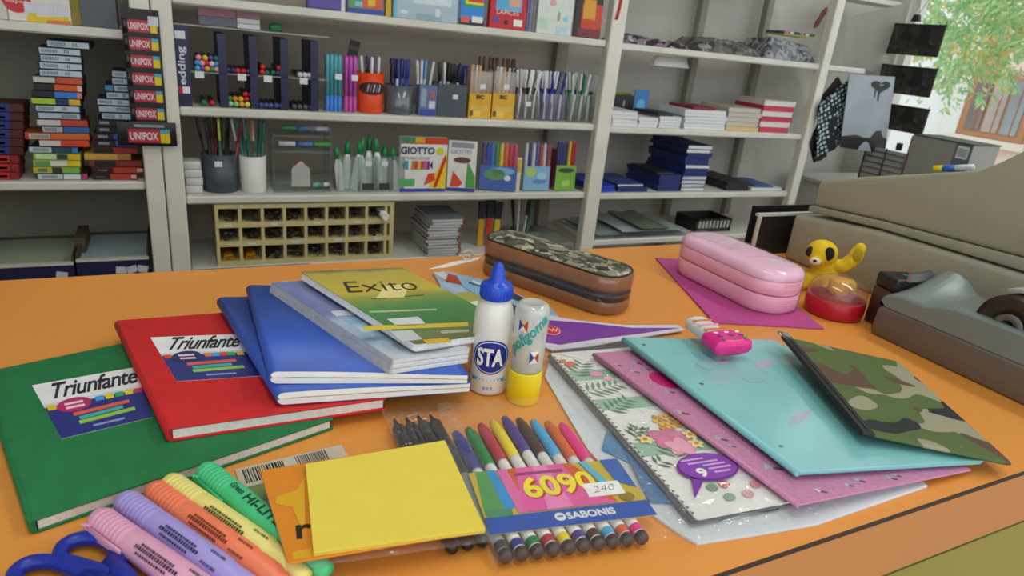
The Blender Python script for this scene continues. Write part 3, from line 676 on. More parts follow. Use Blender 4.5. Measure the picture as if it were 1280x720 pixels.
for px, py, hx in ((905, 606, '#d0607c'), (944, 606, '#d8889c'), (912, 622, '#8fb49c'), (935, 618, '#e0a8b4'), (890, 610, '#7a9c80')): blob(px, py, .005, .004, hx, .4, .0005, 'flower')
mb = MB()
for k in range(40):
    y = .006+k*.006; mb.add([(.004, y, z+.0001), (.0065, y+.0008, z+.0001), (.0045, y+.0035, z+.0001)], [(0, 1, 2)])
mb.build('scalloped_edge', C('#3c4444', .5), cv)
# clear film around it
def fm(u, v): return (-.016+u*(w_+.02), -.016+v*(h_+.03), .0046+.0006*math.sin(u*15+v*40)*math.sin(v*23+u*8)-.003*max(0, (.1-u)/.1))
MB().grid(fm, 30, 40).build('film', clear('#ffffff', .22, .05, .1, .8, 50), t)
p = L(884, 586); st = decal(t, None, ellipse(p[0], p[1], .026, .0165, 26, .02), .0054, C('#6f2f92', .4), 'round_sticker')
decal(st, None, ellipse(p[0], p[1], .0245, .0150, 26, .02), .0058, C('#8a3fae', .4), 'sticker_field')
q_ = [L(863, 598), L(878, 606), L(868, 626)]; decal(t, None, q_, .0054, C('#7a349c', .4), 'sticker_tail')
text('9', WHITE, st, T(p[0]-.0135, p[1]-.0115, .0062, 0), size=.02, width=.008, height=.0105, bold=.0008)
for i, (x0, x1, yy) in enumerate(((-.018, .002, .0085), (-.015, .012, .004), (-.004, .016, .0), (-.002, .018, -.0045), (.0, .014, -.009))):
    decal(st, None, [(p[0]+x0, p[1]+yy), (p[0]+x1, p[1]+yy), (p[0]+x1, p[1]+yy+.0018), (p[0]+x0, p[1]+yy+.0018)], .0062, C('#c9a4da', .5), 'text_bar')
# dotted folder peeping out under the pink one
dt, c0 = flat_sheet('dotted_folder', 'white folder with magenta dots and a dark wave between the floral and pink folders', 'folder', [(900, 652), (960, 634), (1030, 622), (1150, 600), (1110, 585), (1030, 600), (955, 618)], .0024, .0034, C('#d5d8dc', .4, .05), 'cover')
for px, py, rx, ry, hx in ((960, 640, .014, .004, '#1e2a3a'), (1005, 622, .008, .003, '#d02a70'), (925, 645, .008, .004, '#d02a70')):
    q = onz(px, py, .0034); decal(dt, Matrix.Translation((-c0[0], -c0[1], -c0[2])), ellipse(q.x, q.y+.004, rx, ry, 16, -.2), .0036, C(hx, .4), 'dot_print')
# pink folder
def folder(name, label, O, A, B, z, w_, h_, th, mat, leaves=2, tilt=0.):
    M, a, b, ks = frameS(onz(*O, z), onz(*A, z), onz(*B, z-tilt)); h_ = b
    M = M @ Matrix.Translation((0, 0, -th)); t = thing(name, label, 'folder', M); g = th/leaves; cv = None
    for k in range(leaves):
        cv = MB().prism(rrect(0, w_-.002*k, 0+.002*(leaves-1-k), h_, .002, 3), k*g, k*g+g*.8).sh(ks).build('cover' if k == leaves-1 else 'inner_cover', mat, t, None, .0004, 1)
    MB().tube([(.0004, .001, th*.5), (.0004, h_-.001, th*.5)], th*.5, 8).sh(ks).build('spine', mat, t)
    global KS; KS = ks
    return t, M, cv, w_, h_, (leaves-1)*g+g*.8
PINK = C('#c27fa4', .36, .12, 300, bump=.05, bscale=700)
t, M, cv, w_, h_, z = folder('pink_folder', 'dusty pink glitter folder with silver stars', (1000, 630), (737, 441), (1218, 590), .0152, .195, .245, .0042, PINK, 2, .009)
SILV = C('#d9dce4', .25, .1, 200, metal=.6)
def star(px, py, s):
    p = onplane(M, z, px, py); pts = []
    for k in range(8):
        a = k*math.pi/4+px; r = s if k % 2 == 0 else s*.38; pts.append((p[0]+r*math.cos(a), p[1]+r*math.sin(a)))
    decal(cv, None, pts, z+.0001, SILV, 'star')
    decal(cv, None, ellipse(p[0]+s*.9, p[1]-s*.7, s*.7, s*.3, 10, -.5), z+.0001, C('#6a4a60', .4), 'star_print')
for px, py, s in ((792, 453, .005), (790, 464, .004), (770, 456, .003), (805, 461, .004), (833, 489, .0042), (848, 515, .0055), (897, 548, .0048), (912, 557, .003), (960, 583, .0062), (1022, 613, .004), (1070, 600, .004), (1110, 597, .004), (1118, 594, .003), (1058, 606, .003)): star(px, py, s)
for k in range(30): 
    u, v = random.random()*.05, random.random()*.22; decal(cv, None, ellipse(.006+u, .01+v, .0006, .0006, 5), z+.0001, SILV, 'glitter_dot')
p = onplane(M, z, 826, 476); decal(cv, None, ellipse(p[0]+.004, p[1], .012, .016, 20, .3), z+.0001, C('#c01f6a', .4), 'heart_print')
bk_, _ = flat_sheet('black_folder', 'thin black folder corner between the purple pack and the turquoise folder', 'folder', [(700, 437), (765, 426), (800, 432), (830, 448), (780, 446)], .0023, .0030, C('#15171a', .4), 'cover')
# turquoise folder
CYAN = C('#80cace', .3, .07, 14)
t, M, cv, w_, h_, z = folder('turquoise_folder', 'turquoise two leaf folder with white cloud print', (1000, 588), (774, 421), (1225, 579), .0228, .19, .245, .0062, CYAN, 2, .0098)
for px, py in ((805, 431), (877, 480), (976, 558)): 
    p = onplane(M, z, px, py); decal(cv, None, ellipse(p[0], p[1], .0022, .0016, 10), z+.0001, C('#2c4a4c', .4), 'rivet')
for px, py, rx, ry, hx in ((885, 455, .014, .010, '#8fcaca'), (900, 448, .010, .007, '#b5d6da'), (945, 470, .022, .010, '#7fc0c4'), (905, 452, .010, .004, '#cda8cc'), (955, 455, .016, .006, '#b8b4d0'), (1000, 522, .022, .004, '#a9aec6')):
    p = onplane(M, z, px, py); decal(cv, None, ellipse(p[0], p[1], rx, ry, 16, .5), z+.0001+rx*.004, C(hx, .35, .08, 90), 'cloud_print', .0001)
Mc = M
ks = KS
def fm(u, v): return (-.002+u*(w_+.006)+ks*v*h_, -.004+v*(h_+.008), .0064+.0003*math.sin(u*11+v*9)*math.sin(v*8))
MB().grid(fm, 16, 16).build('film', clear('#ffffff', .10, .03, .14, .08, 14), t)
# eraser pouch on the turquoise folder
a = onz(905, 437, .0262); b_ = onz(872, 412, .0262); d = b_-a
t = thing('wrapped_eraser', 'small eraser packet, white striped top and pink patterned end', 'eraser', T(a.x, a.y, .0248, math.atan2(d.y, d.x)) @ Matrix.Scale(1.2, 4))
def pillow(x0, x1, y0, y1, z0, z1, e=.0025):
    rings = []
    for k, f in ((0, .55), (.18, .92), (.5, 1.), (.82, .95), (1, .5)):
        hw = (y1-y0)/2*f+.0005; cz = z0+(z1-z0)*k; rings.append([(p[0], p[1], cz) for p in rrect(x0+(1-f)*.004, x1-(1-f)*.004, (y0+y1)/2-hw, (y0+y1)/2+hw, .003, 3)])
    return MB().loft(rings)
wp = pillow(.010, .046, -.011, .011, 0, .012).build('white_wrapper', C('#dedcd6', .35), t)
pp = pillow(-.010, .013, -.020, .016, 0, .014).build('pink_wrapper', C('#e8288c', .35), t)
random.seed(3)
for k in range(9):
    x, y = -.006+(k % 3)*.0062, -.014+(k//3)*.0105; hx = ('#3a9a6a', '#5a3aa0', '#f0e4ec')[k % 3]
    decal(pp, None, ellipse(x, y, .0024, .0015, 12, k), .0141, C(hx, .4), 'spot')
    decal(pp, Matrix.Translation((0, -.0203, .007)) @ FRONT, ellipse(-.007+k*.0021, (k % 2)*.004-.002, .0013, .0018, 10, k), 0, C(hx, .4), 'spot')
for k, hx in enumerate(('#e07a2c', '#e8a0bc', '#e07a2c')): decal(wp, None, [(.016+k*.009, -.010), (.019+k*.009, -.010), (.019+k*.009, .010), (.016+k*.009, .010)], .0121, C(hx, .4), 'stripe')
# camouflage pouch
CAMO = patches('camouflage_cloth', '#949078', [('#4f6234', .5, 1), ('#5b4334', .58, 2.3), ('#1f2222', .60, 4.1)], 14, .8)
M, w_, h_ = frame3(onz(1084, 541, .0295), onz(994, 423, .0302), onz(1268, 574, .0130)); w_ = .128
M = M @ Matrix.Translation((0, 0, -.0042))
t = thing('zip_pouch', 'camouflage cloth zip pouch with a black zip, leaning on the turquoise folder', 'pouch', M)
rings = []
for k, (f, zz) in enumerate(((0., .0), (.5, .0004), (1., .0018), (1., .0026), (.5, .0039), (0., .0042))):
    i = (1-f)*.003; rings.append([(p[0], p[1], zz) for p in rrect(.004+i, w_-i, i, h_-i, .004, 4)])
MB().loft(rings).build('pouch_body', CAMO, t)
MB().box(-.004, .007, -.001, h_+.001, .0006, .0048).build('zip_band', C('#15171a', .6), t, None, .001, 2)
zp = MB().tube([(.0015+.0008*(k % 2), .002+k*.003, .0049) for k in range(int(h_/.003))], .0009, 6).build('zip_teeth', C('#2a2c30', .4), t)
MB().box(-.004, .003, h_-.008, h_+.004, .0046, .0075).tube([(-.001, h_+.003, .006), (-.006, h_+.006, .006), (-.009, h_+.001, .006), (-.007, h_-.006, .006)], .0009, 8).build('zip_pull', C('#b5b9be', .25, .05, metal=.9), t)

# ---------------------------------------------------------------- printed packs behind the bottles
pp, c0 = flat_sheet('printed_pack', 'blue and white printed pack with a pencil picture under the brown pencil case', 'pack', [(541, 340), (556, 339), (600, 348), (690, 385), (700, 398), (684, 420), (640, 420), (592, 414), (562, 385), (548, 352)], .0, .003, C('#9fb4cc', .35, .25, 60), 'card')
I0 = Matrix.Translation((-c0[0], -c0[1], -c0[2]))
def dz(par, pts, hx, zz, nm='print'): return decal(par, I0, poly_on(zz, pts), zz, C(hx, .4, .05), nm)
dz(pp, [(541, 341), (554, 340), (566, 350), (557, 350)], '#dcd6ca', .0032); dz(pp, [(556, 342), (561, 344), (572, 352), (566, 352)], '#e8dcd0', .0034)
dz(pp, [(560, 342), (570, 345), (578, 356), (557, 351)], '#b23a24', .0036); dz(pp, [(571, 345), (610, 358), (606, 376), (577, 357)], '#86b0d8', .0034); dz(pp, [(612, 352), (680, 385), (672, 388), (605, 356)], '#39485c', .0036)
dz(pp, [(640, 380), (690, 402), (688, 410), (640, 392)], '#33415c', .0036); dz(pp, [(590, 350), (640, 368), (636, 372), (592, 354)], '#d5dfe8', .0036); dz(pp, [(585, 352), (602, 357), (602, 359), (586, 354)], '#2f4a8a', .0038, 'text_bar')
for px, py, rx, ry, hx, zz in ((588, 376, .021, .023, '#c9cbb8', .0040), (586, 372, .015, .018, '#a9a94c', .0043), (592, 382, .018, .009, '#e6e6e2', .0046)):
    q = onz(px, py, zz); decal(pp, I0, ellipse(q.x, q.y, rx, ry, 22, .5), zz, C(hx, .35), 'petal_print')
pv, c0 = flat_sheet('purple_pack', 'long purple and white pack with a red oval badge beside the clear glue bottle', 'pack', [(684, 394), (720, 400), (780, 406), (848, 406), (856, 412), (800, 421), (740, 432), (690, 437), (678, 432)], .0032, .0050, C('#d9d3e2', .35, .05), 'card')
I0 = Matrix.Translation((-c0[0], -c0[1], -c0[2]))
dz(pv, [(682, 400), (735, 404), (790, 410), (849, 410), (800, 417), (745, 424), (700, 431), (682, 428)], '#7c3d9e', .0051)
q = onz(689, 413, .0052); bd = decal(pv, I0, ellipse(q.x, q.y, .011, .013, 22, -.3), .0053, C('#c9283c', .4), 'badge')
decal(bd, None, ellipse(q.x, q.y, .0098, .0117, 22, -.3), .0055, C('#e8cdd4', .4), 'badge_ring'); decal(bd, None, ellipse(q.x, q.y, .0090, .0108, 22, -.3), .0057, C('#c9283c', .4), 'badge_field')
text('FW', WHITE, bd, T(q.x-.007, q.y-.0025, .0060, -.35), size=.01, width=.013, height=.0085)
wt, c0 = flat_sheet('white_tag', 'narrow pointed white paper tag with a ring hole on the back of the counter', 'tag', [(536, 336), (566, 327), (600, 321), (598, 324), (556, 334)], .0002, .0012, PAPER)
q = onz(584, 324, .002); MB().tube([(q.x-c0[0]+.007*math.cos(a), q.y-c0[1], .0082+.0068*math.sin(a)) for a in [k*.5236 for k in range(12)]], .0016, 8, closed=True).build('ring', C('#d5d5d0', .4), wt)

# ---------------------------------------------------------------- brown pencil case
A = onz(592, 340); B = onz(742, 394); d = (B-A); L_ = d.length+.022; ang = math.atan2(d.y, d.x)
t = thing('pencil_case', 'brown leather look pencil case with a black zip band and camouflage top', 'pencil case', T(A.x, A.y, 0, ang))
LEA = C('#8f5e3c', .4, .15, 40, bump=.25, bscale=160); Wd = .068
def ring(z, off, lift=0.): return [(p[0], p[1], z+lift*math.sin(math.pi*min(1, max(0, p[0]/L_)))) for p in rrect(off, L_-off, off, Wd-off, .03-off, 8)]
MB().loft([ring(.0, .004), ring(.004, .0005), ring(.011, 0), ring(.0165, .0004)], 0).build('lower_body', LEA, t)
MB().loft([ring(.0165, .0016), ring(.0300, .0016)], 0).build('zip_band', C('#17181a', .55, .1), t)
MB().loft([ring(.0300, .0004), ring(.035, 0), ring(.046, .0006), ring(.049, .0024)], 0).build('upper_body', LEA, t)
CAMO2 = patches('camouflage_print_top', '#8e8674', [('#4c5240', .5, 1.4), ('#2a2a26', .58, 3.2), ('#b9b2a2', .62, 5.5)], 62, .5)
MB().loft([ring(.049, .0030), ring(.0505, .0045), ring(.0515, .008, .002), ring(.052, .02, .003), ring(.0523, .030, .003)], 0).build('top_panel', CAMO2, t)
MB().tube([(p[0], p[1], .0493) for p in rrect(.0024, L_-.0024, .0024, Wd-.0024, .0275, 8)], .0012, 6, closed=True).build('piping', C('#2a2019', .5), t)
MB().tube([(p[0], p[1], .0238) for p in rrect(.001, L_-.001, .001, Wd-.001, .029, 8)], .0011, 6, closed=True).build('zip_teeth', C('#4a4a46', .4, metal=.5), t)
MB().box(.03, .045, -.0015, .001, .021, .026).build('zip_pull', C('#6a6c70', .3, metal=.8), t)
def wr(u, v):
    p = rrect(-.0015, L_+.0015, -.0015, Wd+.0015, .032, 8); i = (u*.5+.80) % 1*(len(p)-1); k = int(i); f = i-k; a, b = p[k], p[(k+1) % len(p)]
    return (a[0]+(b[0]-a[0])*f, a[1]+(b[1]-a[1])*f, .002+v*.047)
MB().grid(wr, 40, 10).build('film', clear('#ffffff', .16, .01, .06, 1.0, 40), t)

# ---------------------------------------------------------------- pink double deck case on a magenta sheet
M, w_, h_ = frame3(onz(893, 402, .003), onz(828, 322, .003), onz(1027, 407, .003))
t = thing('foam_sheet', 'magenta foam sheet under the pink pencil box', 'craft sheet', M @ Matrix.Translation((0, 0, -.003)))
MB().box(0, w_, 0, h_, 0, .0026).build('sheet', C('#b8468c', .6, .04), t, None, .0004, 1)
P0 = Vector((.677, .636, .0027))
t = thing('pink_pencil_box', 'two tier pink pencil box with rounded ends wrapped in clear film', 'pencil box', T(P0.x, P0.y, P0.z, .03))
PK = C('#f6b4d2', .5, .03, 20); a_, l_ = .041, .092
def st_(z, o): return [(p[0], p[1], z) for p in rrect(-a_+o, a_-o, -l_+o, l_-o, .036-o, 9)]
MB().loft([st_(0, .004), st_(.003, .0005), st_(.008, 0), st_(.0225, 0), st_(.0235, .001)]).build('lower_tray', PK, t)
MB().loft([st_(.0235, .002), st_(.0255, .002)]).build('seam', C('#b8648c', .5), t)
MB().loft([st_(.0255, .001), st_(.0265, 0), st_(.042, 0), st_(.043, .001)]).build('upper_tray', PK, t)
lid = MB().loft([st_(.043, .0005), st_(.0445, -.0005), st_(.049, 0), st_(.0535, .003), st_(.0555, .008), st_(.0562, .016), st_(.0565, .034)]).build('lid', C('#efbcda', .5, .08, 30), t)
for k in range(5):
    hb = MB()
    hb.tube([(-.022+.003*i, -l_-.0003+abs(i-7)**2*.00012, .012+k*.007) for i in range(15)], .0009, 6); hb.build('grip_rib', PK, t)
for cx, cy, rx, ry, hx in ((-.004, .045, .014, .02, '#e4c2d6'), (.006, .03, .018, .008, '#e9d2e0'), (.012, -.05, .012, .009, '#ded0e4'), (-.012, .07, .01, .008, '#e9d2e0'), (-.008, .01, .012, .005, '#e2b8d0')):
    decal(lid, None, ellipse(cx, cy, rx, ry, 18, .3), .0566+rx*.004, C(hx, .3), 'cloud_print', .0001)
MB().loft([st_(.0005, -.0012), st_(.03, -.002), st_(.050, -.0014), st_(.056, .003), st_(.0578, .012), st_(.0578, .034)]).build('film', clear('#ffffff', .10, .03, .08, .5, 30), t)

# ---------------------------------------------------------------- plush dog
pb = onz(1024, 362)
t = thing('plush_dog', 'small yellow plush dog with black eye patches leaning against the register', 'plush toy', T(pb.x, pb.y, 0, facing(pb)) @ Matrix.Scale(1.16, 4))
mb = MB(); u = .0125
mb.ball((0, 0, .016), (.019, .016, .0165)); mb.ball((-.008, -.004, .047), (.0185, .016, .0165)); mb.ball((-.012, -.017, .040), (.0085, .007, .0065))
mb.ball((-.002, -.001, .031), (.013, .012, .012))
for c, r in (((.016, 0, .035), (.012, .008, .008)), ((.024, 0, .042), (.009, .006, .009)), ((.029, 0, .052), (.0085, .0055, .012)), ((.031, 0, .060), (.007, .005, .008)),
             ((.018, -.006, .014), (.014, .009, .010)), ((.031, -.009, .012), (.009, .009, .0125)), ((-.016, -.012, .012), (.010, .011, .0105)), ((-.02, -.018, .008), (.007, .008, .008)), ((.012, -.016, .008), (.009, .01, .008))): mb.ball(c, r)
me = mb.mesh('plush_body', C('#e3c21e', .9, .08, 200, bump=.6, bscale=1100)); o = link('body', me, t)
rm = o.modifiers.new('fuse', 'REMESH'); rm.mode = 'VOXEL'; rm.voxel_size = .0014; rm.use_smooth_shade = True
sm = o.modifiers.new('soft', 'SMOOTH'); sm.iterations = 6; sm.factor = .5
dg = bpy.context.evaluated_depsgraph_get(); m2 = bpy.data.meshes.new_from_object(o.evaluated_get(dg)); o.modifiers.clear(); o.data = m2
BLK = C('#1b1814', .9)
MB().ball((.000, -.0165, .0505), (.0062, .0032, .0085)).build('eye_patch', BLK, t); MB().ball((-.0215, -.0135, .048), (.0042, .004, .0065)).build('eye_patch', BLK, t)
MB().ball((-.0125, -.021, .0395), (.0068, .0045, .005)).build('muzzle', C('#e2d6c2', .9), t); MB().ball((-.0128, -.0256, .041), (.0022, .0015, .0016)).build('nose', BLK, t)
MB().ball((.0015, -.0195, .051), .0012).build('eye', C('#0a0a0a', .1), t)
MB().ball((.0305, -.0052, .054), (.0050, .0018, .0085)).build('ear_lining', C('#b59a2c', .9), t)

# ---------------------------------------------------------------- red tub with clear dome
q = onz(1041, 391)
t = thing('clip_dispenser', 'round red tub with a clear domed lid and a yellow disc inside', 'tub', T(q.x-.002, q.y, 0))
MB().lathe([(0, .0002), (.033, .0002), (.0355, .003), (.0365, .010), (.0365, .022), (.035, .024), (.0335, .024)], 36).build('base', C('#b3122a', .3, .06), t)
MB().lathe([(0, .010), (.032, .010), (.0315, .0245), (0, .0245)], 30).build('contents', C('#8a1420', .6, .3, 300), t)
MB().lathe([(.036, .0242), (.0362, .030), (.034, .0375), (.029, .0445), (.019, .0492), (.008, .0508), (0, .051)], 36).build('dome_lid', clear('#fbf4f4', .12, .04, .05), t)
MB().lathe([(0, .0248), (.0125, .0248), (.0135, .030), (.0135, .042), (.012, .0450), (0, .0458)], 24, 0, Matrix.Translation((.008, .006, 0))).build('disc', C('#e8b03a', .5), t)

# ---------------------------------------------------------------- dark sharpener box
t = thing('pencil_sharpener', 'dark brown box shaped pencil sharpener between the red tub and the tape dispenser', 'sharpener', T(.800, .487, 0, -.25))
MB().box(-.022, .022, -.018, .018, .0, .050).build('shavings_box', C('#4a342a', .25, .15, 60), t, None, .0025, 2)
MB().box(-.022, .022, -.018, .018, .0502, .068).build('top_block', C('#1e1d1f', .35), t, None, .003, 2)
MB().lathe([(.004, 0), (.004, .0008)], 16, 0, Matrix.Translation((.004, 0, .0681))).build('pencil_hole', C('#2a6a78', .4), t)

# ---------------------------------------------------------------- tape dispenser (long axis along -Y)
t = thing('tape_dispenser', 'large silver grey desk tape dispenser with a black reel', 'tape dispenser', T(.752, .470, 0, math.radians(-90.)))
# local x runs from the cutter nose to the reel, local y to the register (+X of the world)
GREY = C('#7c8886', .36, .04, 30, metal=.15, bump=.05, bscale=900); GREYD = C('#6e675d', .38, .05, 30, metal=.15, bump=.05, bscale=900)  # GREYD: brown-grey base, the counter's orange reflection put into its colour
WD = .085
prof = [(0, .040), (-.005, .045), (-.004, .049), (.004, .053), (.014, .056), (.024, .057), (.032, .057), (.040, .057), (.048, .058), (.056, .060), (.064, .064), (.072, .0665), (.082, .068), (.092, .069), (.11, .0695), (.15, .0695), (.2, .068), (.25, .056), (.27, .040)]
lowr = [(0, .0002), (.27, .0002), (.276, .006), (.276, .036), (.27, .0385), (0, .0385), (-.006, .034), (-.008, .006)]
MB().prism(ccw(lowr), 0, WD, 'y').build('base', GREYD, t, None, .003, 2)
hump = [0, .3, .55, .8, 1, 1, .95, .8, .55, .3, .12, .03, 0, 0, 0, 0, 0, 0, 0]
def shell(u, v):
    i = min(len(prof)-2, int(u*(len(prof)-1))); f = u*(len(prof)-1)-i; x = prof[i][0]+(prof[i+1][0]-prof[i][0])*f; z = prof[i][1]+(prof[i+1][1]-prof[i][1])*f; hm = hump[i]+(hump[i+1]-hump[i])*f
    e = min(1, v/.06)*min(1, (1-v)/.06); z = .0392+(z-.0392)*(.88+.12*e**.5)+hm*(.030*v**.8-.006*math.sin(math.pi*v)); return (x, .001+v*(WD-.002), z)
sh = MB().grid(shell, 72, 24)
N_ = 72; top = [shell(i/N_, 0) for i in range(N_+1)]; tb = [shell(i/N_, 1) for i in range(N_+1)]
sh.add(top+[(p[0], p[1], .0388) for p in top], [(N_+1+i, N_+2+i, i+1, i) for i in range(N_)]); sh.add(tb+[(p[0], p[1], .0388) for p in tb], [(i, i+1, N_+2+i, N_+1+i) for i in range(N_)])
sh.build('upper_shell', GREY, t)
bl = MB().box(.0, .004, .030, WD-.010, .068, .078)
for k in range(12): bl.add([(.0, .030+k*.0037, .078), (.0, .0337+k*.0037, .078), (.0, .0318+k*.0037, .0805)], [(0, 1, 2)])
bl.build('cutter_blade', C('#a9adb0', .25, metal=.9), t)
RX = Matrix.Translation((.128, .012, .066)) @ Matrix.Rotation(-math.pi/2, 4, 'X')
MB().lathe([(.014, .0), (.034, .0), (.034, .055), (.014, .055), (.014, 0)], 40, 0, RX, cap=False).build('tape_roll', C('#33271f', .3, .1), t)
MB().lathe([(.008, -.004), (.0145, -.004), (.0145, .06), (.008, .06), (.008, -.004)], 24, 0, RX, cap=False).build('reel_hub', C('#5c574e', .4), t)
cvr = [(.128+.040*math.cos(a), (.066)+.040*math.sin(a)) for a in [math.pi*(.02+.62*k/16) for k in range(17)]]; cvi = [(.128+.037*math.cos(a), (.066)+.037*math.sin(a)) for a in [math.pi*(.02+.62*k/16) for k in range(17)]]
MB().prism(ccw(cvr+cvi[::-1]), .020, WD-.008, 'y').build('reel_guard', C('#a8aaa2', .4), t)

# ---------------------------------------------------------------- cash register
BEI = C('#a5a28e', .5, .03, 30, bump=.25, bscale=1400); BEI2 = C('#9c9985', .5, .03, 30, bump=.25, bscale=1400)
t = thing('cash_register', 'large beige cash register with a sloping upper body', 'cash register', T(1.06, .5, 0))
def rp(pts): return [(y-.5, z) for y, z in pts]
MB().prism(ccw(rp([(.742, .0002), (.742, .074), (.60, .089), (.40, .093), (.20, .093), (.195, .0002)])), .886-1.06, 1.26-1.06, 'x').build('base', BEI, t, None, .007, 3)
MB().prism(ccw(rp([(.727, .083), (.726, .093), (.60, .1025), (.42, .1100), (.20, .1100), (.20, .096), (.40, .096), (.60, .092)])), .896-1.06, 1.25-1.06, 'x').build('seam_band', BEI2, t, None, .002, 2)
MB().prism(ccw(rp([(.724, .0936), (.724, .130), (.715, .136), (.67, .150), (.50, .197), (.478, .212), (.44, .245), (.38, .262), (.26, .255), (.205, .16), (.205, .1106), (.42, .1106), (.60, .1031)])), .900-1.06, 1.245-1.06, 'x').build('upper_body', BEI, t, None, .006, 3)
# marker lying on the register top
q = onx(1163, 211, .925); q2 = onx(1216, 209, .925); dd = (q2-q).normalized(); Qm = Vector((1, 0, 0)).rotation_difference(dd).to_matrix().to_4x4()
tm = thing('marker', 'yellow and blue marker lying on top of the cash register', 'marker', Matrix.Translation((q+q2)/2) @ Qm @ Matrix.Scale(.82, 4))
MB().lathe([(.004, -.028), (.0052, -.026), (.0052, -.012)], 14, 0, AX).build('cap', C('#d8c820', .35), tm)
MB().lathe([(.0046, -.012), (.005, -.011), (.005, .008), (.0046, .008)], 14, 0, AX).build('grip', C('#2f6ac0', .35), tm)
MB().lathe([(.0046, .008), (.005, .009), (.005, .034), (.003, .036)], 14, 0, AX).build('barrel', C('#cfd8e0', .35), tm)
# black tray with a pale rim behind the register
t = thing('document_tray', 'black tray with a pale metal rim behind the cash register', 'tray', T(1.0, .795, 0))
X0, X1 = .832-1.0, 1.2-1.0
for a, b, c, d_, nm in ((X0, X1, -.032, -.028, 'front'), (X0+.05, X1, .028, .032, 'back'), (X1-.004, X1, -.028, .028, 'side')): MB().box(a, b, c, d_, .0006, .066).build(nm, C('#1c1a1a', .5), t)
MB().box(X0, X1, -.032, .032, .0, .0006).build('bottom', C('#1c1a1a', .5), t)
MB().box(X0-.002, X1+.002, -.0345, -.027, .0662, .0705).box(X0-.002, X0+.004, -.036, -.0322, .0, .0662).build('rim', C('#bfc1ba', .35), t)
# ---------------------------------------------------------------- goods on the shelves
def span(x0, x1, ytop, zb, Y):
    """world X range and top height of something standing at height zb on plane Y, from its columns and top row"""
    a, b = SX(x0, zb, Y), SX(x1, zb, Y); return a, b, SZ((x0+x1)/2, ytop, Y)
def shelf_thing(name, label, cat, X0, X1, Y, zb, group=None, rz=0., lean=0.):
    return thing(name, label, cat, T((X0+X1)/2, Y, zb+.0004+(.021*math.sin(-lean) if lean < 0 else 0), rz, lean), group)
def pack(name, label, cat, x0, x1, ytop, zb, Y, depth, hx, prints=(), lean=0., rz=0., group=None, film=False, side=None, rough=.4):
    """upright carton; prints: (u0, u1, v0, v1, colour) on its front, v up; lean tips the top back"""
    X0, X1, zt = span(x0, x1, ytop, zb, Y); w, h = X1-X0, zt-zb
    t = shelf_thing(name, label, cat, X0, X1, Y, zb, group, rz, -lean)
    MB().box(-w/2, w/2, 0, depth, 0, h, 0).build('box', C(hx, rough, .05), t, None, .0008, 1)
    if side: MB().box(-w/2-.0004, -w/2-.0001, .001, depth-.001, .002, h-.002).build('side_print', C(side, rough), t)
    for i, pr in enumerate(prints):
        u0, u1, v0, v1, c = pr[:5]
        MB().box(-w/2+u0*w, -w/2+u1*w, -.0003-.0002*i, -.0001-.0002*i, v0*h, v1*h).build('print', C(c, rough), t)
    if film: MB().box(-w/2-.002, w/2+.002, -.006, depth+.002, 0, h+.002).build('film', clear('#ffffff', .04, .02, .1, .4, 60), t)
    return t, w, h
def ftext(t, s, u, v, w, h, wd, ht, hx, y=-.002, **k):
    return text(s, C(hx, .45), t, fr(-w/2+u*w, y, v*h), width=wd, height=ht, size=.02, **k)
def price(t, x, z, y, s=.011):
    return MB().box(x-s, x+s, y-.0005, y-.0001, z-s*.8, z+s*.8).build('price_sticker', C('#d9dce0', .5), t)
# pens: shared meshes
_pens = {}
KIND = {'pen_white': 'white pen', 'pen_blue': 'blue pen', 'pen_black': 'black pen', 'pen_violet': 'violet capped pen', 'pen_lightblue': 'light blue pen', 'pen_brown': 'brown pen', 'pen_clearblue': 'clear barrelled pen with a navy cap', 'pen_clearblack': 'clear barrelled pen with a black cap', 'pen_whitegreen': 'green pen with a white end', 'pen_whiteblue': 'blue pen with a white end', 'pen_whiteblack': 'black pen with a white end', 'pen_green': 'plain green pen', 'pen_gold': 'amber pen', 'pen_clear': 'amber barrelled pen with a pale cap', 'brush_black': 'black handled brush', 'brush_dark': 'dark grey handled brush', 'brush_red': 'dark red handled brush', 'brush_lime': 'lime tipped brush', 'brush_tan': 'tan handled brush', 'brush_teal': 'teal handled brush', 'brush_steel': 'teal brush with a steel ferrule'}
def pen_mesh(key, cap, body, r=.0042, L=.145, capfrac=.36):
    if key not in _pens:
        k = L*(1-capfrac); _pens[key] = MB().lathe([(r*.6, 0), (r*.85, .004), (r*.85, k)], 8, 1).lathe([(r*.86, k), (r, k+.001), (r, L-.003), (r*.6, L)], 8, 0).mesh(key, [C(cap, .35), C(body, .35)])
    return _pens[key]
def pens_in(cx, cy, zb, rx, ry, n, kinds, label, group, tilt=.16, zoff=0., seed=1, cat='pen', name='pen'):
    rnd = random.Random(seed)
    where = label[label.index(' in ') if ' in ' in label else label.index(' standing '):]
    for k in range(n):
        a = 2*math.pi*k/n+rnd.uniform(-.3, .3); q = rnd.uniform(.15, .6); x, y = cx+rx*q*math.cos(a), cy+ry*q*math.sin(a)
        tx = rnd.uniform(-tilt, tilt); ty = max(-tilt, min(tilt, (x-cx)/max(rx, .01)*tilt+rnd.uniform(-.05, .05)))
        kd = kinds[k % len(kinds)]
        o = link(name, kd, None, T(x, y, zb+.0035+zoff, rnd.uniform(0, 6), tx*.5, 0) if False else Matrix.Translation((x, y, zb+.0035+zoff)) @ Matrix.Rotation(ty, 4, 'Y') @ Matrix.Rotation(tx*.45, 4, 'X'))
        tag(o, KIND.get(kd.name, cat)+where, cat, group)
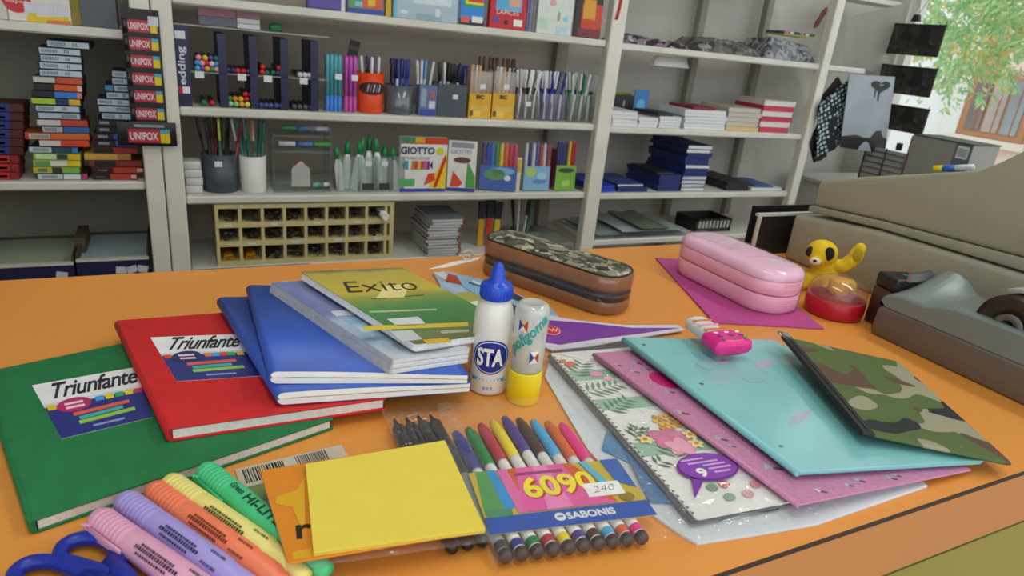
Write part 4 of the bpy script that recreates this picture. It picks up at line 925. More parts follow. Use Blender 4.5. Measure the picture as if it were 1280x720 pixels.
def cup(name, label, x0, x1, ytop, zb, Y, mat, wall=.0022, square=False, inner=None, group=None):
    X0, X1, zt = span(x0, x1, ytop, zb, Y); r = (X1-X0)/2; h = zt-zb; cy = Y+r
    t = thing(name, label, 'pen cup', T((X0+X1)/2, cy, zb+.0004), group)
    if square:
        sq = lambda o, z: [(p[0], p[1], z) for p in rrect(-r+o, r-o, -r*.8+o, r*.8-o, .006, 3)]
        MB().loft([sq(.0015, 0), sq(0, .003), sq(0, h), sq(wall, h), sq(wall, .003)], 0, False).build('cup_body', mat, t)
    else:
        MB().lathe([(0, 0), (r*.93, 0), (r*.95, .002), (r, h), (r-wall, h), (r*.95-wall, .003), (0, .003)], 28).build('cup_body', mat, t)
    return t, (X0+X1)/2, cy, r, h
GP = 'pens standing in the shelf cups'
# ---- middle shelf of the centre unit
Y1 = YF+.03
def tube_pack(label, x0, x1, ytop, hx, hx2, n):
    X0, X1, zt = span(x0, x1, ytop, Z_MID, Y1); h = zt-Z_MID; w = X1-X0
    t = thing('pen_tube', label, 'pen pack', T((X0+X1)/2, Y1+.018, Z_MID+.0004))
    for k in range(n):
        x = -w/2+w*(k+.5)/n
        for j in (0, 1):
            pn = MB().lathe([(.003, 0), (w/n*.46, .003), (w/n*.46, h*.28)], 10, 0, Matrix.Translation((x, -.006+j*.012, 0))).build('pen_foot', C(hx2, .35), t)
            MB().lathe([(w/n*.40, h*.28), (w/n*.42, h*.95), (w/n*.2, h)], 10, 0, Matrix.Translation((x, -.006+j*.012, 0))).build('pen_shaft', C(hx, .3), t)
    MB().box(-w/2-.001, w/2+.001, -.016, .016, 0, h*.97).build('clear_tube', clear('#ffffff', .05, .02, .1), t)
    price(t, w*.25, h*.62, -.0165, .009)
tube_pack('clear pack of teal pens with blue feet beside the marker display', 408, 428, 68, '#2fa8b8', '#2f86e4', 4)
tube_pack('clear pack of magenta pens between the teal pens and the orange cup', 431, 447, 70, '#c23cb4', '#c84aa8', 3)
tag(MB().box(-.014, .014, 0, .002, 0, .045).box(-.012, .012, -.0004, 0, .02, .032, 1).build('hang_tag', [C('#18181a', .5), C('#3c3c40', .5)], None, Matrix.Translation(ony(440, 72, YF+.085)) @ Matrix.Rotation(.2, 4, 'Y'), .001, 1), 'black hang card sticking up behind the magenta pens', 'card')
t, cx, cy, r, h = cup('pen_cup', 'orange plastic pen cup with an oval opening in its side', 449, 483, 92, Z_MID, Y1-.005, C('#e2491a', .4, .03))
wp_ = wrap_poly(ellipse(0, h*.63, r*1.1, h*.16, 24), r, .0006); wp_.build('oval_opening', C('#3a2420', .7), t)
for k, hx in enumerate(('#b9b4b4', '#8f5a78', '#d6d2d2', '#7a6a9a', '#c9c4c4')): wrap_poly([(-.018+k*.008, h*.55), (-.015+k*.008, h*.54), (-.011+k*.008, h*.72), (-.014+k*.008, h*.73)], r, .0010).build('pen_glimpse', C(hx, .5), t)
PM_ = {k: pen_mesh('pen_'+k, a, b) for k, a, b in (('white', '#d9dcde', '#d9dcde'), ('blue', '#232f8c', '#2b3aa0'), ('black', '#1b1b1e', '#2a2a2e'), ('violet', '#7a2f8c', '#c9c4cc'), ('lightblue', '#6a9ad8', '#b9c4d8'), ('brown', '#5a2a1e', '#8a4a2e'), ('clearblue', '#1f2a6c', '#b8c4d0'), ('clearblack', '#222226', '#b8bcc0'), ('whitegreen', '#cfd8d2', '#1d6a4a'), ('whiteblue', '#d5d9e6', '#22297c'), ('whiteblack', '#dcdcdc', '#1d1d20'), ('green', '#1a7a4e', '#1d6a4a'), ('gold', '#b98a4a', '#c9a060'), ('clear', '#cfd2d0', '#c9a878'))}
def P(*k): return [PM_[i] for i in k]
pens_in(cx, cy, Z_MID, r, r, 8, P('white', 'violet', 'black', 'lightblue', 'white', 'black'), 'pen standing in the orange pen cup', 'pens in the orange cup', seed=2)
GC = clear('#7f8c98', .2, .45, .2); GD = C('#4a545e', .35, .05)
t, cx, cy, r, h = cup('pen_cup', 'grey see-through pen cup right beside the orange cup', 485, 521, 108, Z_MID, Y1-.01, GC)
pens_in(cx, cy, Z_MID, r, r, 11, P('blue', 'black', 'clearblue', 'blue', 'black'), 'blue or black pen in the grey see-through cup', 'pens in the grey see-through cup', seed=3)
t, w, h = pack('slim_pen_case', 'clear case of small ink cartridges between the two grey cups', 'pen case', 523, 545, 107, Z_MID, Y1, .03, '#5a6c9a', [(.05, .95, 0, .2, '#2c3c9a'), (.1, .4, .3, .9, '#8fa8b8'), (.55, .9, .25, .5, '#cfd4dc'), (.6, .85, .6, .8, '#b05a4a')], film=True)
X0, X1, zt = span(522, 546, 107, Z_MID, Y1); pens_in((X0+X1)/2, Y1+.05, Z_MID, .02, .012, 5, P('white', 'lightblue', 'white'), 'white pen standing behind the clear cartridge case', 'pens behind the cartridge case', seed=5)
t, cx, cy, r, h = cup('pen_cup', 'dark grey square pen cup with a white price sticker', 547, 584, 106, Z_MID, Y1-.01, GD, square=True)
price(t, .008, h*.62, -r*.8, .008)
pens_in(cx, cy, Z_MID, r, r*.7, 12, P('clearblack', 'black', 'white', 'clearblack', 'black'), 'black pen with a clear barrel in the dark grey cup', 'pens in the dark grey cup', seed=6)
tag(MB().box(-.03, .03, 0, .02, 0, .14).build('blue_box', C('#2a2f80', .45), None, T(SX(570, Z_MID, YF+.12), YF+.12, Z_MID+.0004)), 'navy blue box standing behind the dark grey pen cup', 'box')
for lb, x0, x1, sd, ext in (('yellow fronted pen box next to the dark grey cup', 585, 612, 7, 0), ('yellow fronted pen box next to the clear bag of black pens', 614, 641, 8, 0)):
    t, w, h = pack('pen_box', lb, 'pen box', x0, x1, 117, Z_MID, Y1, .05, '#c9a43a', [(0, 1, .0, 1, '#dba92c'), (.08, .55, .05, .3, '#e8c65a'), (.1, .9, .3, .5, '#d8b45a'), (.05, .2, .08, .3, '#6a5a3a')], group='yellow pen boxes')
    ftext(t, 'BIC', .3, .78, w, h, .024, .012, '#4a3a1a', bold=.0006)
    MB().box(-w/2, w/2, .002, .048, h, h+.062).build('clear_top', clear('#f4ead8', .25, .12, .1), t); price(t, .006, h+.02, .0018, .009)
    X0, X1, zt = span(x0, x1, 117, Z_MID, Y1)
    pens_in((X0+X1)/2, Y1+.028, Z_MID, w*.42, .02, 9, P('clear', 'gold', 'white'), 'clear pen with an amber barrel in a yellow fronted box', 'pens in the yellow boxes', tilt=.05, seed=sd)
random.seed(11)
for k in range(12):
    x = SX(596+k*4, Z_MID, YF+.12); o = link('pen', PM_['brown'], None, Matrix.Translation((x, YF+.125, Z_MID+.026)) @ Matrix.Rotation(random.uniform(-.12, .12), 4, 'Y'))
    tag(o, 'reddish brown pen standing behind the yellow fronted boxes', 'pen', 'brown pens behind the yellow boxes')
tag(MB().box(-.075, .075, -.018, .018, 0, .025).build('pen_stand', C('#3a2a24', .6), None, T(SX(620, Z_MID, YF+.125), YF+.125, Z_MID+.0004)), 'low dark stand holding the brown pens', 'stand')
for lb, pl, x0, x1, hx, kd, sd, gr in (('clear tub of black and white pens beside the yellow boxes', 'white capped black pen in the clear tub of black pens', 643, 674, '#2a2c2e', ('whiteblack', 'white', 'whiteblack', 'black'), 21, 'black pens in the clear tub'),
        ('clear tub of blue and white pens', 'white capped blue pen in the clear tub of blue pens', 676, 707, '#2a2f88', ('whiteblue', 'white', 'whiteblue', 'blue'), 22, 'blue pens in the clear tub'),
        ('clear tub of green and white pens beside the shelf post', 'white capped green pen in the clear tub of green pens', 709, 744, '#1d5a44', ('whitegreen', 'white', 'whitegreen', 'green'), 23, 'green pens in the clear tub')):
    t, cx, cy, r, h = cup('pen_tub', lb, x0, x1, 118, Z_MID, Y1-.01, clear('#ffffff', .06, .05, .1), square=True)
    pens_in(cx, cy, Z_MID, r*1.1, r*.8, 20, P(*kd), pl, gr, tilt=.36, seed=sd)
    rb = MB(); rn = random.Random(sd)
    for k in range(9):
        x = -r*.8+r*1.6*k/8; rb.tube([(x, -r*.6, .004), (x+rn.uniform(-.02, .02)*.4, -r*.62, h*.95)], .0035, 6, 1 if k % 3 == 1 else 0)
    rb.build('pen_barrels', [C(hx, .4), C('#c9cccf', .4)], t)
    if sd == 21: price(t, .004, h*.62, -r*.8, .009)
# ---- marker display (acrylic, navy dividers)
ZD = Z_MID; YD = YF+.02
XA, XB = SX(222, ZD, YD), SX(411, ZD, YD); zt = SZ(300, 38, YD)
t = thing('marker_display', 'clear acrylic marker display with navy dividers and a vertical white brand name', 'display stand', T((XA+XB)/2, YD, ZD+.0004))
w, h = XB-XA, zt-ZD; ND = C('#1c2148', .4)
def DX(px): return SX(px, ZD, YD)-(XA+XB)/2
MB().box(-w/2, DX(241), 0, .14, 0, h).build('sign_panel', ND, t)
me = text_mesh('edding', size=.03, width=.088, height=.021, bold=.0006); me.materials.append(C('#c9cfdc', .45)); link('lettering', me, t, Matrix.Translation((-w/2+.028, -.0004, .050)) @ FRONT @ Matrix.Rotation(math.pi/2, 4, 'Z'))
MB().box(-w/2+.004, -w/2+.014, -.0006, -.0001, .03, .046).build('emblem', C('#b02a3c', .4), t); MB().box(-w/2+.014, -w/2+.030, -.0006, -.0001, .03, .046).build('emblem', C('#dfe2ea', .4), t); price(t, -w/2+.016, h-.022, 0, .011)
for px in (276, 314, 352, 389): 
    x = DX(px); MB().box(x, x+.019, .002, .14, .002, h-.012).build('divider', ND, t)
CLR = clear('#eef2f2', .18, .04, .06)
MB().box(-w/2, w/2, 0, .14, h, h+.003).build('top_plate', clear('#eef2f2', .1, .25, .06), t)
zs = h*.43; MB().box(DX(241), w/2, .002, .14, zs, zs+.003).build('middle_plate', clear('#eef2f2', .1, .25, .06), t)
for px in (252, 304, 336, 380): 
    x = DX(px); MB().box(x-.010, x+.010, -.0016, -.0009, zs-.012, zs+.004).build('price_sticker', C('#d5d9de', .5), t)
_mk = {}
HUE = {'#3aa0c8': 'light blue', '#5a3aa0': 'violet', '#d8a020': 'amber', '#2a8a5a': 'green', '#e0a0b4': 'pale pink', '#2fa0d8': 'sky blue', '#e09ab0': 'pink', '#c0283c': 'crimson', '#e8b8c0': 'blush pink', '#3a8ad0': 'mid blue', '#e48aa0': 'rose', '#e0b820': 'yellow', '#5a3a9a': 'purple', '#1f7a4a': 'dark green', '#26305e': 'navy', '#c0202c': 'red', '#1f5a4a': 'deep teal', '#22306a': 'dark blue', '#c9ccd0': 'pale grey', '#d6d8da': 'white', '#8ac8a0': 'mint', '#8ac060': 'lime', '#e0905a': 'peach', '#d8d84a': 'lemon', '#3a8a3c': 'leaf green', '#e07a20': 'orange', '#d8b020': 'gold', '#b01c28': 'dark red', '#3a4a8a': 'dull blue', '#4a4c54': 'charcoal'}
def marker_end(px, row, col, hx, lift):
    if hx not in _mk: _mk[hx] = MB().lathe([(0, 0), (.0062, .0006), (.0066, .004), (.0066, .03)], 12, 0).lathe([(.0062, .03), (.0062, .11), (0, .11)], 10, 1).mesh('marker', [C(hx, .35), C('#2a2c34', .4)])
    zb = ZD+.0004+(zs+.0035 if row else .0025)
    o = link('marker', _mk[hx], None, Matrix.Translation((SX(px, zb, YD+.02), YD+.004, zb+.0068+lift*.0125)) @ Matrix.Rotation(-math.pi/2, 4, 'X'))
    tag(o, HUE[hx]+' ended marker in the '+('upper' if row else 'lower')+' row of the acrylic display', 'marker', 'markers in the acrylic display')
for i, (px, hx) in enumerate(((247, '#3aa0c8'), (253, '#5a3aa0'), (259, '#d8a020'), (265, '#2a8a5a'), (271, '#e0a0b4'))): marker_end(px, 1, 0, hx, 0)
for i, (px, hx) in enumerate(((247, '#2fa0d8'), (253, '#e09ab0'), (259, '#c0283c'), (265, '#e8b8c0'), (271, '#3a8ad0'))): marker_end(px, 1, 0, hx, 1)
for i, (px, hx) in enumerate(((249, '#e48aa0'), (257, '#e0b820'), (264, '#5a3a9a'), (271, '#1f7a4a'))): marker_end(px, 1, 0, hx, 2)
for px, hx in ((285, '#26305e'), (291, '#26305e'), (297, '#c0202c'), (304, '#c0202c'), (310, '#26305e'), (327, '#c0202c'), (333, '#1f5a4a'), (340, '#1f5a4a'), (346, '#22306a'), (350, '#1f5a4a'), (374, '#c9ccd0'), (380, '#d6d8da'), (386, '#c9ccd0')): marker_end(px, 1, 1, hx, 0)
for px, hx in ((328, '#c0202c'), (348, '#c0202c')): marker_end(px, 1, 1, hx, 1)
for px, hx in ((255, '#1f7a4a'), (265, '#c0202c'), (288, '#8ac8a0'), (295, '#8ac060'), (302, '#e0905a'), (309, '#d8d84a')): marker_end(px, 0, 0, hx, 0)
for px, hx in ((287, '#3a8a3c'), (294, '#e07a20'), (301, '#d8b020'), (308, '#c0202c')): marker_end(px, 0, 0, hx, 1)
for px, hx in ((309, '#c0202c'), (316, '#b01c28')): marker_end(px-2, 0, 0, hx, 2)
for px in (326, 332, 338, 345, 351): marker_end(px, 0, 0, '#3a4a8a', 0)
for px in (367, 374, 381, 388): marker_end(px, 0, 0, '#4a4c54', 0)
# clear boxes standing on the display
zt2 = ZD+.0004+h+.0034
def disp_box(nm, lb, x0, x1, yt, parts):
    a, b = SX(x0, zt2, YD+.03), SX(x1, zt2, YD+.03); z1 = min(.286, SZ((x0+x1)/2, yt, YD+.03)); t = thing(nm, lb, 'box', T((a+b)/2, YD+.03, zt2)); wd, ht = b-a, z1-zt2
    for u0, u1, v0, v1, hx in parts: MB().box(-wd/2+u0*wd, -wd/2+u1*wd, .002, .07, v0*ht+.0004, v1*ht).build('tray_layer', C(hx, .4), t)
    MB().box(-wd/2-.001, wd/2+.001, 0, .072, 0, ht).build('clear_case', clear('#ffffff', .04, .04, .08), t)
disp_box('sample_case', 'clear flat case with red and blue layers on top of the marker display', 249, 296, 8, [(0, 1, .55, .95, '#9a3a5a'), (0, 1, .08, .5, '#3a4668')])
disp_box('sample_case', 'clear flat case with a red layer over white boxes on the marker display', 297, 325, 13, [(0, 1, .62, .95, '#8f4454'), (0, 1, .3, .58, '#cfd2d2'), (0, 1, .0, .28, '#d8dada')])
p = SX(345, zt2, YD+.04); tag(MB().loft([[(a[0], a[1], zz) for a in rrect(-.016+o, .016-o, -.012+o, .012-o, .008, 4)] for zz, o in ((0, .002), (.004, 0), (.014, 0), (.020, .006))]).build('green_eraser', C('#1f7a44', .5), None, T(p, YD+.05, zt2)), 'small green lump on top of the marker display', 'eraser')

# ---- lower shelf of the centre unit
Y2 = YF+.03
for k in range(4):
    X0, X1, _ = span(232, 254, 210, Z_LOW, Y2); hh = .0205
    tag(MB().box(-(X1-X0)/2, (X1-X0)/2, 0, .06, 0, hh-.0006).build('small_white_box', C('#cfd0cc', .5, .05), None, T((X0+X1)/2+.002*(k % 2)-.003*(k == 3), Y2+.003*(k % 2), Z_LOW+.0004+k*hh), .003, 2), ordw(k, 4)+' small white carton in the stack beside the grey bucket', 'box', 'small white cartons')
t, cx, cy, r, h = cup('brush_bucket', 'dark grey plastic bucket of brushes with a white sticker', 255, 301, 195, Z_LOW, Y2-.005, C('#3f4a54', .4, .04)); price(t, -.006, h*.78, -r, .009)
bk = {k: pen_mesh('brush_'+k, a, b, .0035, .187, .3) for k, a, b in (('black', '#17181a', '#1a1a1c'), ('dark', '#242a2c', '#33302c'), ('red', '#7a1c18', '#8a201a'), ('lime', '#b5cc5a', '#2a6a4a'), ('tan', '#b98a5a', '#8a5a3a'), ('teal', '#0f6a5e', '#0f6a5e'), ('steel', '#c9ccc8', '#0f6a5e'))}
pens_in(cx, cy, Z_LOW, r, r, 13, [bk['black'], bk['dark'], bk['black'], bk['lime'], bk['black'], bk['red'], bk['dark']], 'long handled brush in the dark grey bucket', 'brushes in the grey bucket', tilt=.28, seed=31, cat='brush', name='brush')
t, cx, cy, r, h = cup('brush_cup', 'plain white plastic cup of teal handled brushes', 302, 336, 197, Z_LOW, Y2-.005, C('#dcdcd8', .45, .03))
pens_in(cx, cy, Z_LOW, r, r, 12, [bk['teal'], bk['steel'], bk['teal'], bk['tan'], bk['steel'], bk['teal']], 'teal handled brush in the white cup', 'brushes in the white cup', tilt=.22, seed=33, cat='brush', name='brush')
# acrylic rack with small stationery
X0, X1, zt = span(343, 414, 160, Z_LOW, Y2); w, h = X1-X0, zt-Z_LOW
t = thing('acrylic_rack', 'clear acrylic rack with two trays of small stationery', 'rack', T((X0+X1)/2, Y2, Z_LOW+.0004)); AC = clear('#f0f6f4', .08, .10, .08)
for x in (-w/2, w/2-.002): MB().box(x, x+.002, 0, .1, 0, h).build('side_panel', AC, t)
for v in (.0, .62, .86): MB().box(-w/2+.002, w/2-.002, 0, .1, v*h, v*h+.003).build('tray', AC, t)
MB().prism([(-.2*w, .1*h), (.12*w, .1*h), (.12*w, .38*h), (-.04*w, .5*h), (-.2*w, .38*h)], -.001, .0005, 'y').build('house_card', clear('#f2f4f0', .1, .35, .1), t)
for i, (u, v, hx, L_) in enumerate(((-.38, .67, '#c9ccd2', .05), (-.1, .67, '#5a7ab0', .05), (.2, .67, '#59a84a', .05), (-.35, .91, '#3f8a5a', .04), (-.05, .91, '#5a8ac0', .05), (.15, .91, '#c9d0d8', .05), (-.13, .17, '#2a4ab0', .03), (-.1, .36, '#b0303a', .02), (.2, .03, '#8ac0a4', .03), (.3, .03, '#dfe4e0', .03))):
    o = MB().tube([(0, 0, 0), (L_, 0, 0)], .0065, 10).build('stationery_item', C(hx, .4), None, T((X0+X1)/2+u*w, Y2+.03, Z_LOW+.0004+v*h+.0101)); tag(o, ('pale grey', 'dull blue', 'leaf green', 'dark green', 'light blue', 'silvery', 'royal blue', 'red', 'mint', 'white')[i]+' small tube lying in the '+('upper' if v > .8 else 'middle' if v > .5 else 'lower')+' part of the acrylic rack', 'stationery', 'small items in the acrylic rack')
# glue bottles in clear bins
for bi, (x0, x1) in enumerate(((423, 449), (450, 470), (471, 489), (490, 505))):
    X0, X1, zt = span(x0, x1, 196, Z_LOW, Y2); w, h = X1-X0, zt-Z_LOW
    t = thing('clear_bin', 'clear acrylic bin of white correction bottles, '+('widest, next to the acrylic rack', 'second from the acrylic rack, with a price sticker', 'third from the acrylic rack, with a price sticker', 'narrowest, against the felt pen carton')[bi], 'bin', T((X0+X1)/2, Y2, Z_LOW+.0004), 'clear bins of correction bottles')
    for a, b, c, d_, nm in ((-w/2, -w/2+.0015, 0, .06, 'side'), (w/2-.0015, w/2, 0, .06, 'side'), (-w/2+.0015, w/2-.0015, 0, .0015, 'front'), (-w/2+.0015, w/2-.0015, .0585, .06, 'back')): MB().box(a, b, c, d_, 0, h).build(nm, clear('#eef4f2', .08, .12, .08), t)
    if bi in (1, 2): price(t, .0, h*.8, -.0002, .009)
    if bi in (1, 2): MB().box(-w/2+.006, w/2-.006, -.0008, -.0002, .006, .026).build('label_window', C('#3a403c', .4), t)
    nbt = (3, 2, 2, 1)[bi]
    for k in range(nbt):
        x = (X0+X1)/2+(k-(nbt-1)/2)*w*.3; o = thing('correction_bottle', 'white correction bottle with a green cap in the '+('widest clear bin', 'clear bin second from the acrylic rack', 'clear bin third from the acrylic rack', 'narrowest clear bin')[bi], 'bottle', Matrix.Translation((x, Y2+.022+.016*(k % 2), Z_LOW+.002)) @ Matrix.Rotation((k-.8)*.14, 4, 'Y'), 'correction bottles')
        sh = 1.0+.12*((k+bi) % 3)
        MB().lathe([(0, 0), (.0115, .001), (.0122, .004), (.0122, .070*sh), (.0065, .088*sh), (.006, .092*sh)], 12).build('bottle', C('#f0f2f0', .4), o)
        MB().lathe([(.0085, .090*sh), (.0085, .108*sh), (.004, .124*sh), (0, .1245*sh)], 12).build('cap', C('#1f8a4a', .4), o)
# colouring boxes
t, w, h = pack('felt_pen_carton', 'large white felt pen carton with a yellow corner, upright beside the clear bins', 'carton', 499, 556, 172, Z_LOW, Y2, .02, '#e2e2de', [(0, 1, .88, 1, '#c94a2c'), (0, .3, .9, 1, '#3a8a5a'), (.3, .5, .9, 1, '#d8a82c'), (0, 1, 0, .06, '#2a3a9a'), (.0, .32, .1, .24, '#5ab06a')])
ftext(t, 'GIOTTO', .0, .70, w, h, w*.72, h*.13, '#3a4460', bold=.0006); ftext(t, 'TURBO COLOR', .12, .60, w, h, w*.5, h*.05, '#7a8090')
decal(t, fr(0, -.0014, 0), [(w*.12, .06*h), (w*.5, .06*h), (w*.5, .75*h), (w*.3, .42*h)], 0, C('#e4cf2a', .4), 'yellow_wedge')
decal(t, fr(0, -.0018, 0), [(w*.22, .08*h), (w*.30, .08*h), (w*.49, .62*h), (w*.45, .70*h)], 0, C('#cc3a28', .4), 'pen_print'); decal(t, fr(0, -.0018, 0), [(w*.02, .12*h), (w*.26, .22*h), (w*.24, .36*h), (w*.1, .34*h)], 0, C('#d8542c', .4), 'pen_print')
decal(t, fr(0, -.0018, 0), ellipse(w*.34, h*.76, .011, .011, 16), 0, C('#d8d42a', .4), 'sun_print')
for k, hx in enumerate(('#2a8a9a', '#2fa0b8', '#e8e4dc', '#d07a2c', '#c9402c', '#d8c02c', '#c9402c', '#d05a9a', '#7a3a8a', '#3a3a3a')): decal(t, fr(-w*.46, -.0018, h*.42), [(k*w*.066, .0+(.012 if k in (0, 9) else 0)), (k*w*.066+w*.055, .0), (k*w*.066+w*.055, .155*h), (k*w*.066, .155*h-(.012 if k in (0, 9) else 0))], 0, C(hx, .4), 'nib_print')
t, w, h = pack('felt_pen_carton', 'smaller white felt pen carton turned askew beside the yellow cornered one', 'carton', 559, 592, 178, Z_LOW, Y2-.005, .02, '#dcdcd8', [(0, 1, 0, .06, '#2a3a9a'), (.1, .9, .86, .96, '#8a8f98')], lean=.12, rz=-.25)
decal(t, fr(0, -.0014, 0), [(w*.15, .07*h), (w*.48, .07*h), (w*.48, .3*h), (w*.2, .6*h)], 0, C('#4aa04a', .4), 'wedge'); decal(t, fr(0, -.0016, 0), [(-w*.4, .08*h), (-w*.1, .08*h), (w*.05, .16*h), (-w*.3, .4*h)], 0, C('#cc4a2c', .4), 'wedge'); decal(t, fr(0, -.0016, 0), ellipse(0, .62*h, w*.3, h*.06, 16), 0, C('#5a3a2c', .4), 'nib_print')
ftext(t, 'GIOTTO', .1, .74, w, h, w*.7, h*.09, '#8a8f98')
def pencil_pack(lb, x0, x1, yt, cols, lab, extra, lean=.1, rz=0., frac=.5):
    X0, X1, zt = span(x0, x1, yt, Z_LOW, Y2); w, h = X1-X0, zt-Z_LOW
    t = thing('pencil_pack', lb, 'pencil pack', T((X0+X1)/2, Y2-.004, Z_LOW+.0012+.018*math.sin(lean)+.0015, rz, -lean))
    n = len(cols)
    for k, hx in enumerate(cols):
        x = -w/2+w*(k+.5)/n; MB().lathe([(w/n*.46, .004), (w/n*.46, h*.93), (.0005, h)], 7, 0, Matrix.Translation((x, .008, 0)), sm=False).build('pencil', C(hx, .4), t)
    MB().box(-w/2-.001, w/2+.001, -.0002, .016, .0, h*.05).build('pack_foot', C(lab, .4), t); MB().box(-w/2-.001, w/2+.001, -.0012, -.0002, .0, h*frac).build('front_label', C(lab, .4), t)
    for cx_, cy_, rx, ry, hx in extra: decal(t, fr(0, -.0013, 0), ellipse(w*cx_, h*cy_, w*rx, h*ry, 16), 0, C(hx, .4), 'label_print')
    MB().box(-w/2-.002, w/2+.002, -.002, .018, .0, h*1.02).build('film', clear('#ffffff', .03, .02, .1, .3), t)
    return t
pencil_pack('colour pencil pack with a blue landscape label', 600, 641, 180, ['#3a2a6a', '#2a3aa0', '#2a6ac0', '#2a8a4a', '#e0c82a', '#d8602a', '#c0282c', '#c02a6a'], '#2f5fae', [(-.1, .32, .3, .12, '#5a9a5a'), (.1, .40, .35, .08, '#7ab0d8'), (.25, .26, .1, .06, '#dfe6ea'), (-.1, .3, .08, .05, '#d8c84a')], .12, -.3)
tag(MB().box(-.008, .008, 0, .01, 0, .105).box(-.006, .006, -.001, 0, .06, .1, 1).build('slim_pack', [C('#d8d4c0', .45), C('#c9b02c', .45)], None, T(SX(646, Z_LOW, Y2), Y2, Z_LOW+.0004)), 'slim yellow and white blister standing between the pencil packs', 'pack')
pencil_pack('pencil pack with silver caps and a pale blue label', 653, 684, 180, ['#b9bcc4', '#2a3a6a', '#c9ccd0', '#3a5aa0', '#b03a3c', '#c9ccd0', '#8a2a3a'], '#7fb4d6', [(-.25, .38, .22, .10, '#a8cc5a'), (.2, .3, .2, .08, '#a9d0e4'), (.1, .18, .3, .05, '#5a8ac0')], .06)
tag(MB().box(-.012, .012, 0, .012, 0, .13).build('red_pack', C('#7c1a22', .45), None, T(SX(690, Z_LOW, Y2+.03), Y2+.03, Z_LOW+.0004)), 'dark red slim box standing behind the green labelled pencil pack', 'pack')
t = pencil_pack('pencil pack with a lime green label beside the shelf post', 692, 716, 177, ['#22286a', '#1f2a7a', '#22286a', '#2a2a5a', '#e0c82a', '#b0242c', '#b0242c'], '#7ab83a', [(.0, .4, .42, .05, '#2a3a2c')], .04, 0, .5)
MB().box(-.012, .016, -.0022, -.0016, .012, .032).build('label_print', C('#a8d46a', .4), t)

# ---- pigeon hole organiser, bundles and brushes on the bottom shelf
XA, XB = SX(268, -.2, YF+.01), SX(493, -.2, YF+.01); za, zb = -.190, Z_BOT+.0004
t = thing('pigeonhole_organiser', 'cream pigeonhole organiser with three rows of eight compartments', 'organiser', T((XA+XB)/2, YF+.01, zb)); w, h = XB-XA, za-zb
YEL = C('#c9bd8a', .55, .08, 30); n = 8; tk = .007; dp = .16
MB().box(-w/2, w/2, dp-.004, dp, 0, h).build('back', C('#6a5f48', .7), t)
for k in range(n+1):
    x = -w/2+.004+(w-.008-.02)*k/n; MB().box(x-.004, x+.004, 0, dp-.004, .004, h-.004).build('divider', YEL, t)
MB().box(w/2-.012, w/2, 0, dp-.004, 0, h).build('side', YEL, t)
rows = [.0, .045, .108, .166]; rows = [.006, h*.36, h*.665, h-.006]
for i, z in enumerate(rows): MB().box(-w/2, w/2-.0125, -.0015, dp-.004, z-(.006 if i in (0, 3) else .007), z+(.006 if i in (0, 3) else .007)).build('shelf_board', YEL, t)
for r_ in range(1, 3):
    for k in range(n):
        if (k+r_) % 2 == 0: MB().box(-w/2+(w-.02)*(k+.35)/n, -w/2+(w-.02)*(k+.7)/n, -.0022, -.0016, rows[r_]-.003, rows[r_]+.003).build('name_label', C('#d9d8cc', .5), t)
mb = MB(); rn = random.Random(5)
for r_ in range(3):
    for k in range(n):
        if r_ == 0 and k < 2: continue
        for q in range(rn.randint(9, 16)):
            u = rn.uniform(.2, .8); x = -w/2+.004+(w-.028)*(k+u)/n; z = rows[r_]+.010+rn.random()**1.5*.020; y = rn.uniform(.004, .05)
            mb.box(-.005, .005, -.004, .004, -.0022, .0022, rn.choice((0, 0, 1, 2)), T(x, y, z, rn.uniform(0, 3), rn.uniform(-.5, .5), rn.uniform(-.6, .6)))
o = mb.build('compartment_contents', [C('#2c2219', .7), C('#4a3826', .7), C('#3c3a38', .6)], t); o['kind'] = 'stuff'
pc = MB().lathe([(.0008, 0), (.0034, .009), (.0036, .010), (.0036, .12)], 7, 0, None, False).mesh('pencil', C('#c9902c', .5))
for k in range(2):
    for q in range(9):
        x = (XA+XB)/2-w/2+.004+(w-.028)*(k+.19+.105*(q % 5)+.05*(q//5))/n; o = link('pencil', pc, None, Matrix.Translation((x+.003, YF+.013+.002*(q % 3), zb+.0165+.0078*(q//5))) @ Matrix.Rotation(-math.pi/2, 4, 'X'))
        tag(o, 'yellow pencil lying in a bottom compartment of the cream organiser', 'pencil', 'pencils in the organiser')
o = MB().tube([(0, 0, 0), (0, .12, 0)], .011, 14).build('chalk_tube', C('#e4e2dc', .5), None, T(SX(481, -.23, YF), YF-.012, zb+rows[2]+.0185)); tag(o, 'white round tube in the end compartment of the cream organiser', 'tube')
tag(MB().box(-.2, .12, .0, .0012, 0, .030).build('blue_folder', C('#2a5a9c', .5), None, T(.20, YF-.0135, -.388), .0003, 1), 'blue card strip along the shelf edge below the cream organiser', 'card')
zz = Z_BOT+.0004; rn = random.Random(9)
Xc = SX(548, -.3, YF+.05)
for k in range(13):
    hh = .0092; o = thing('magazine', 'thin grey and white magazine, '+ordw(k, 13)+' in the stack by the cream organiser', 'magazine', T(Xc+rn.uniform(-.004, .004)+(.008 if k > 9 else 0), YF+.06+rn.uniform(-.004, .004), zz+k*hh, rn.uniform(-.05, .05)), 'stacked magazines')
    MB().box(-.052, .052, -.06, .1, 0, hh*.88).build('pages', C('#c2c5c6', .7), o); MB().box(-.0535, .0535, -.0615, .1, hh*.88, hh*.98).build('cover', C(('#6a7078', '#8f949a', '#5a4a4c')[k % 3], .5), o)
    MB().box(.046, .0532, -.0612, -.0602, .001, hh*.8).build('spine_mark', C('#8a3a3a', .5), o)
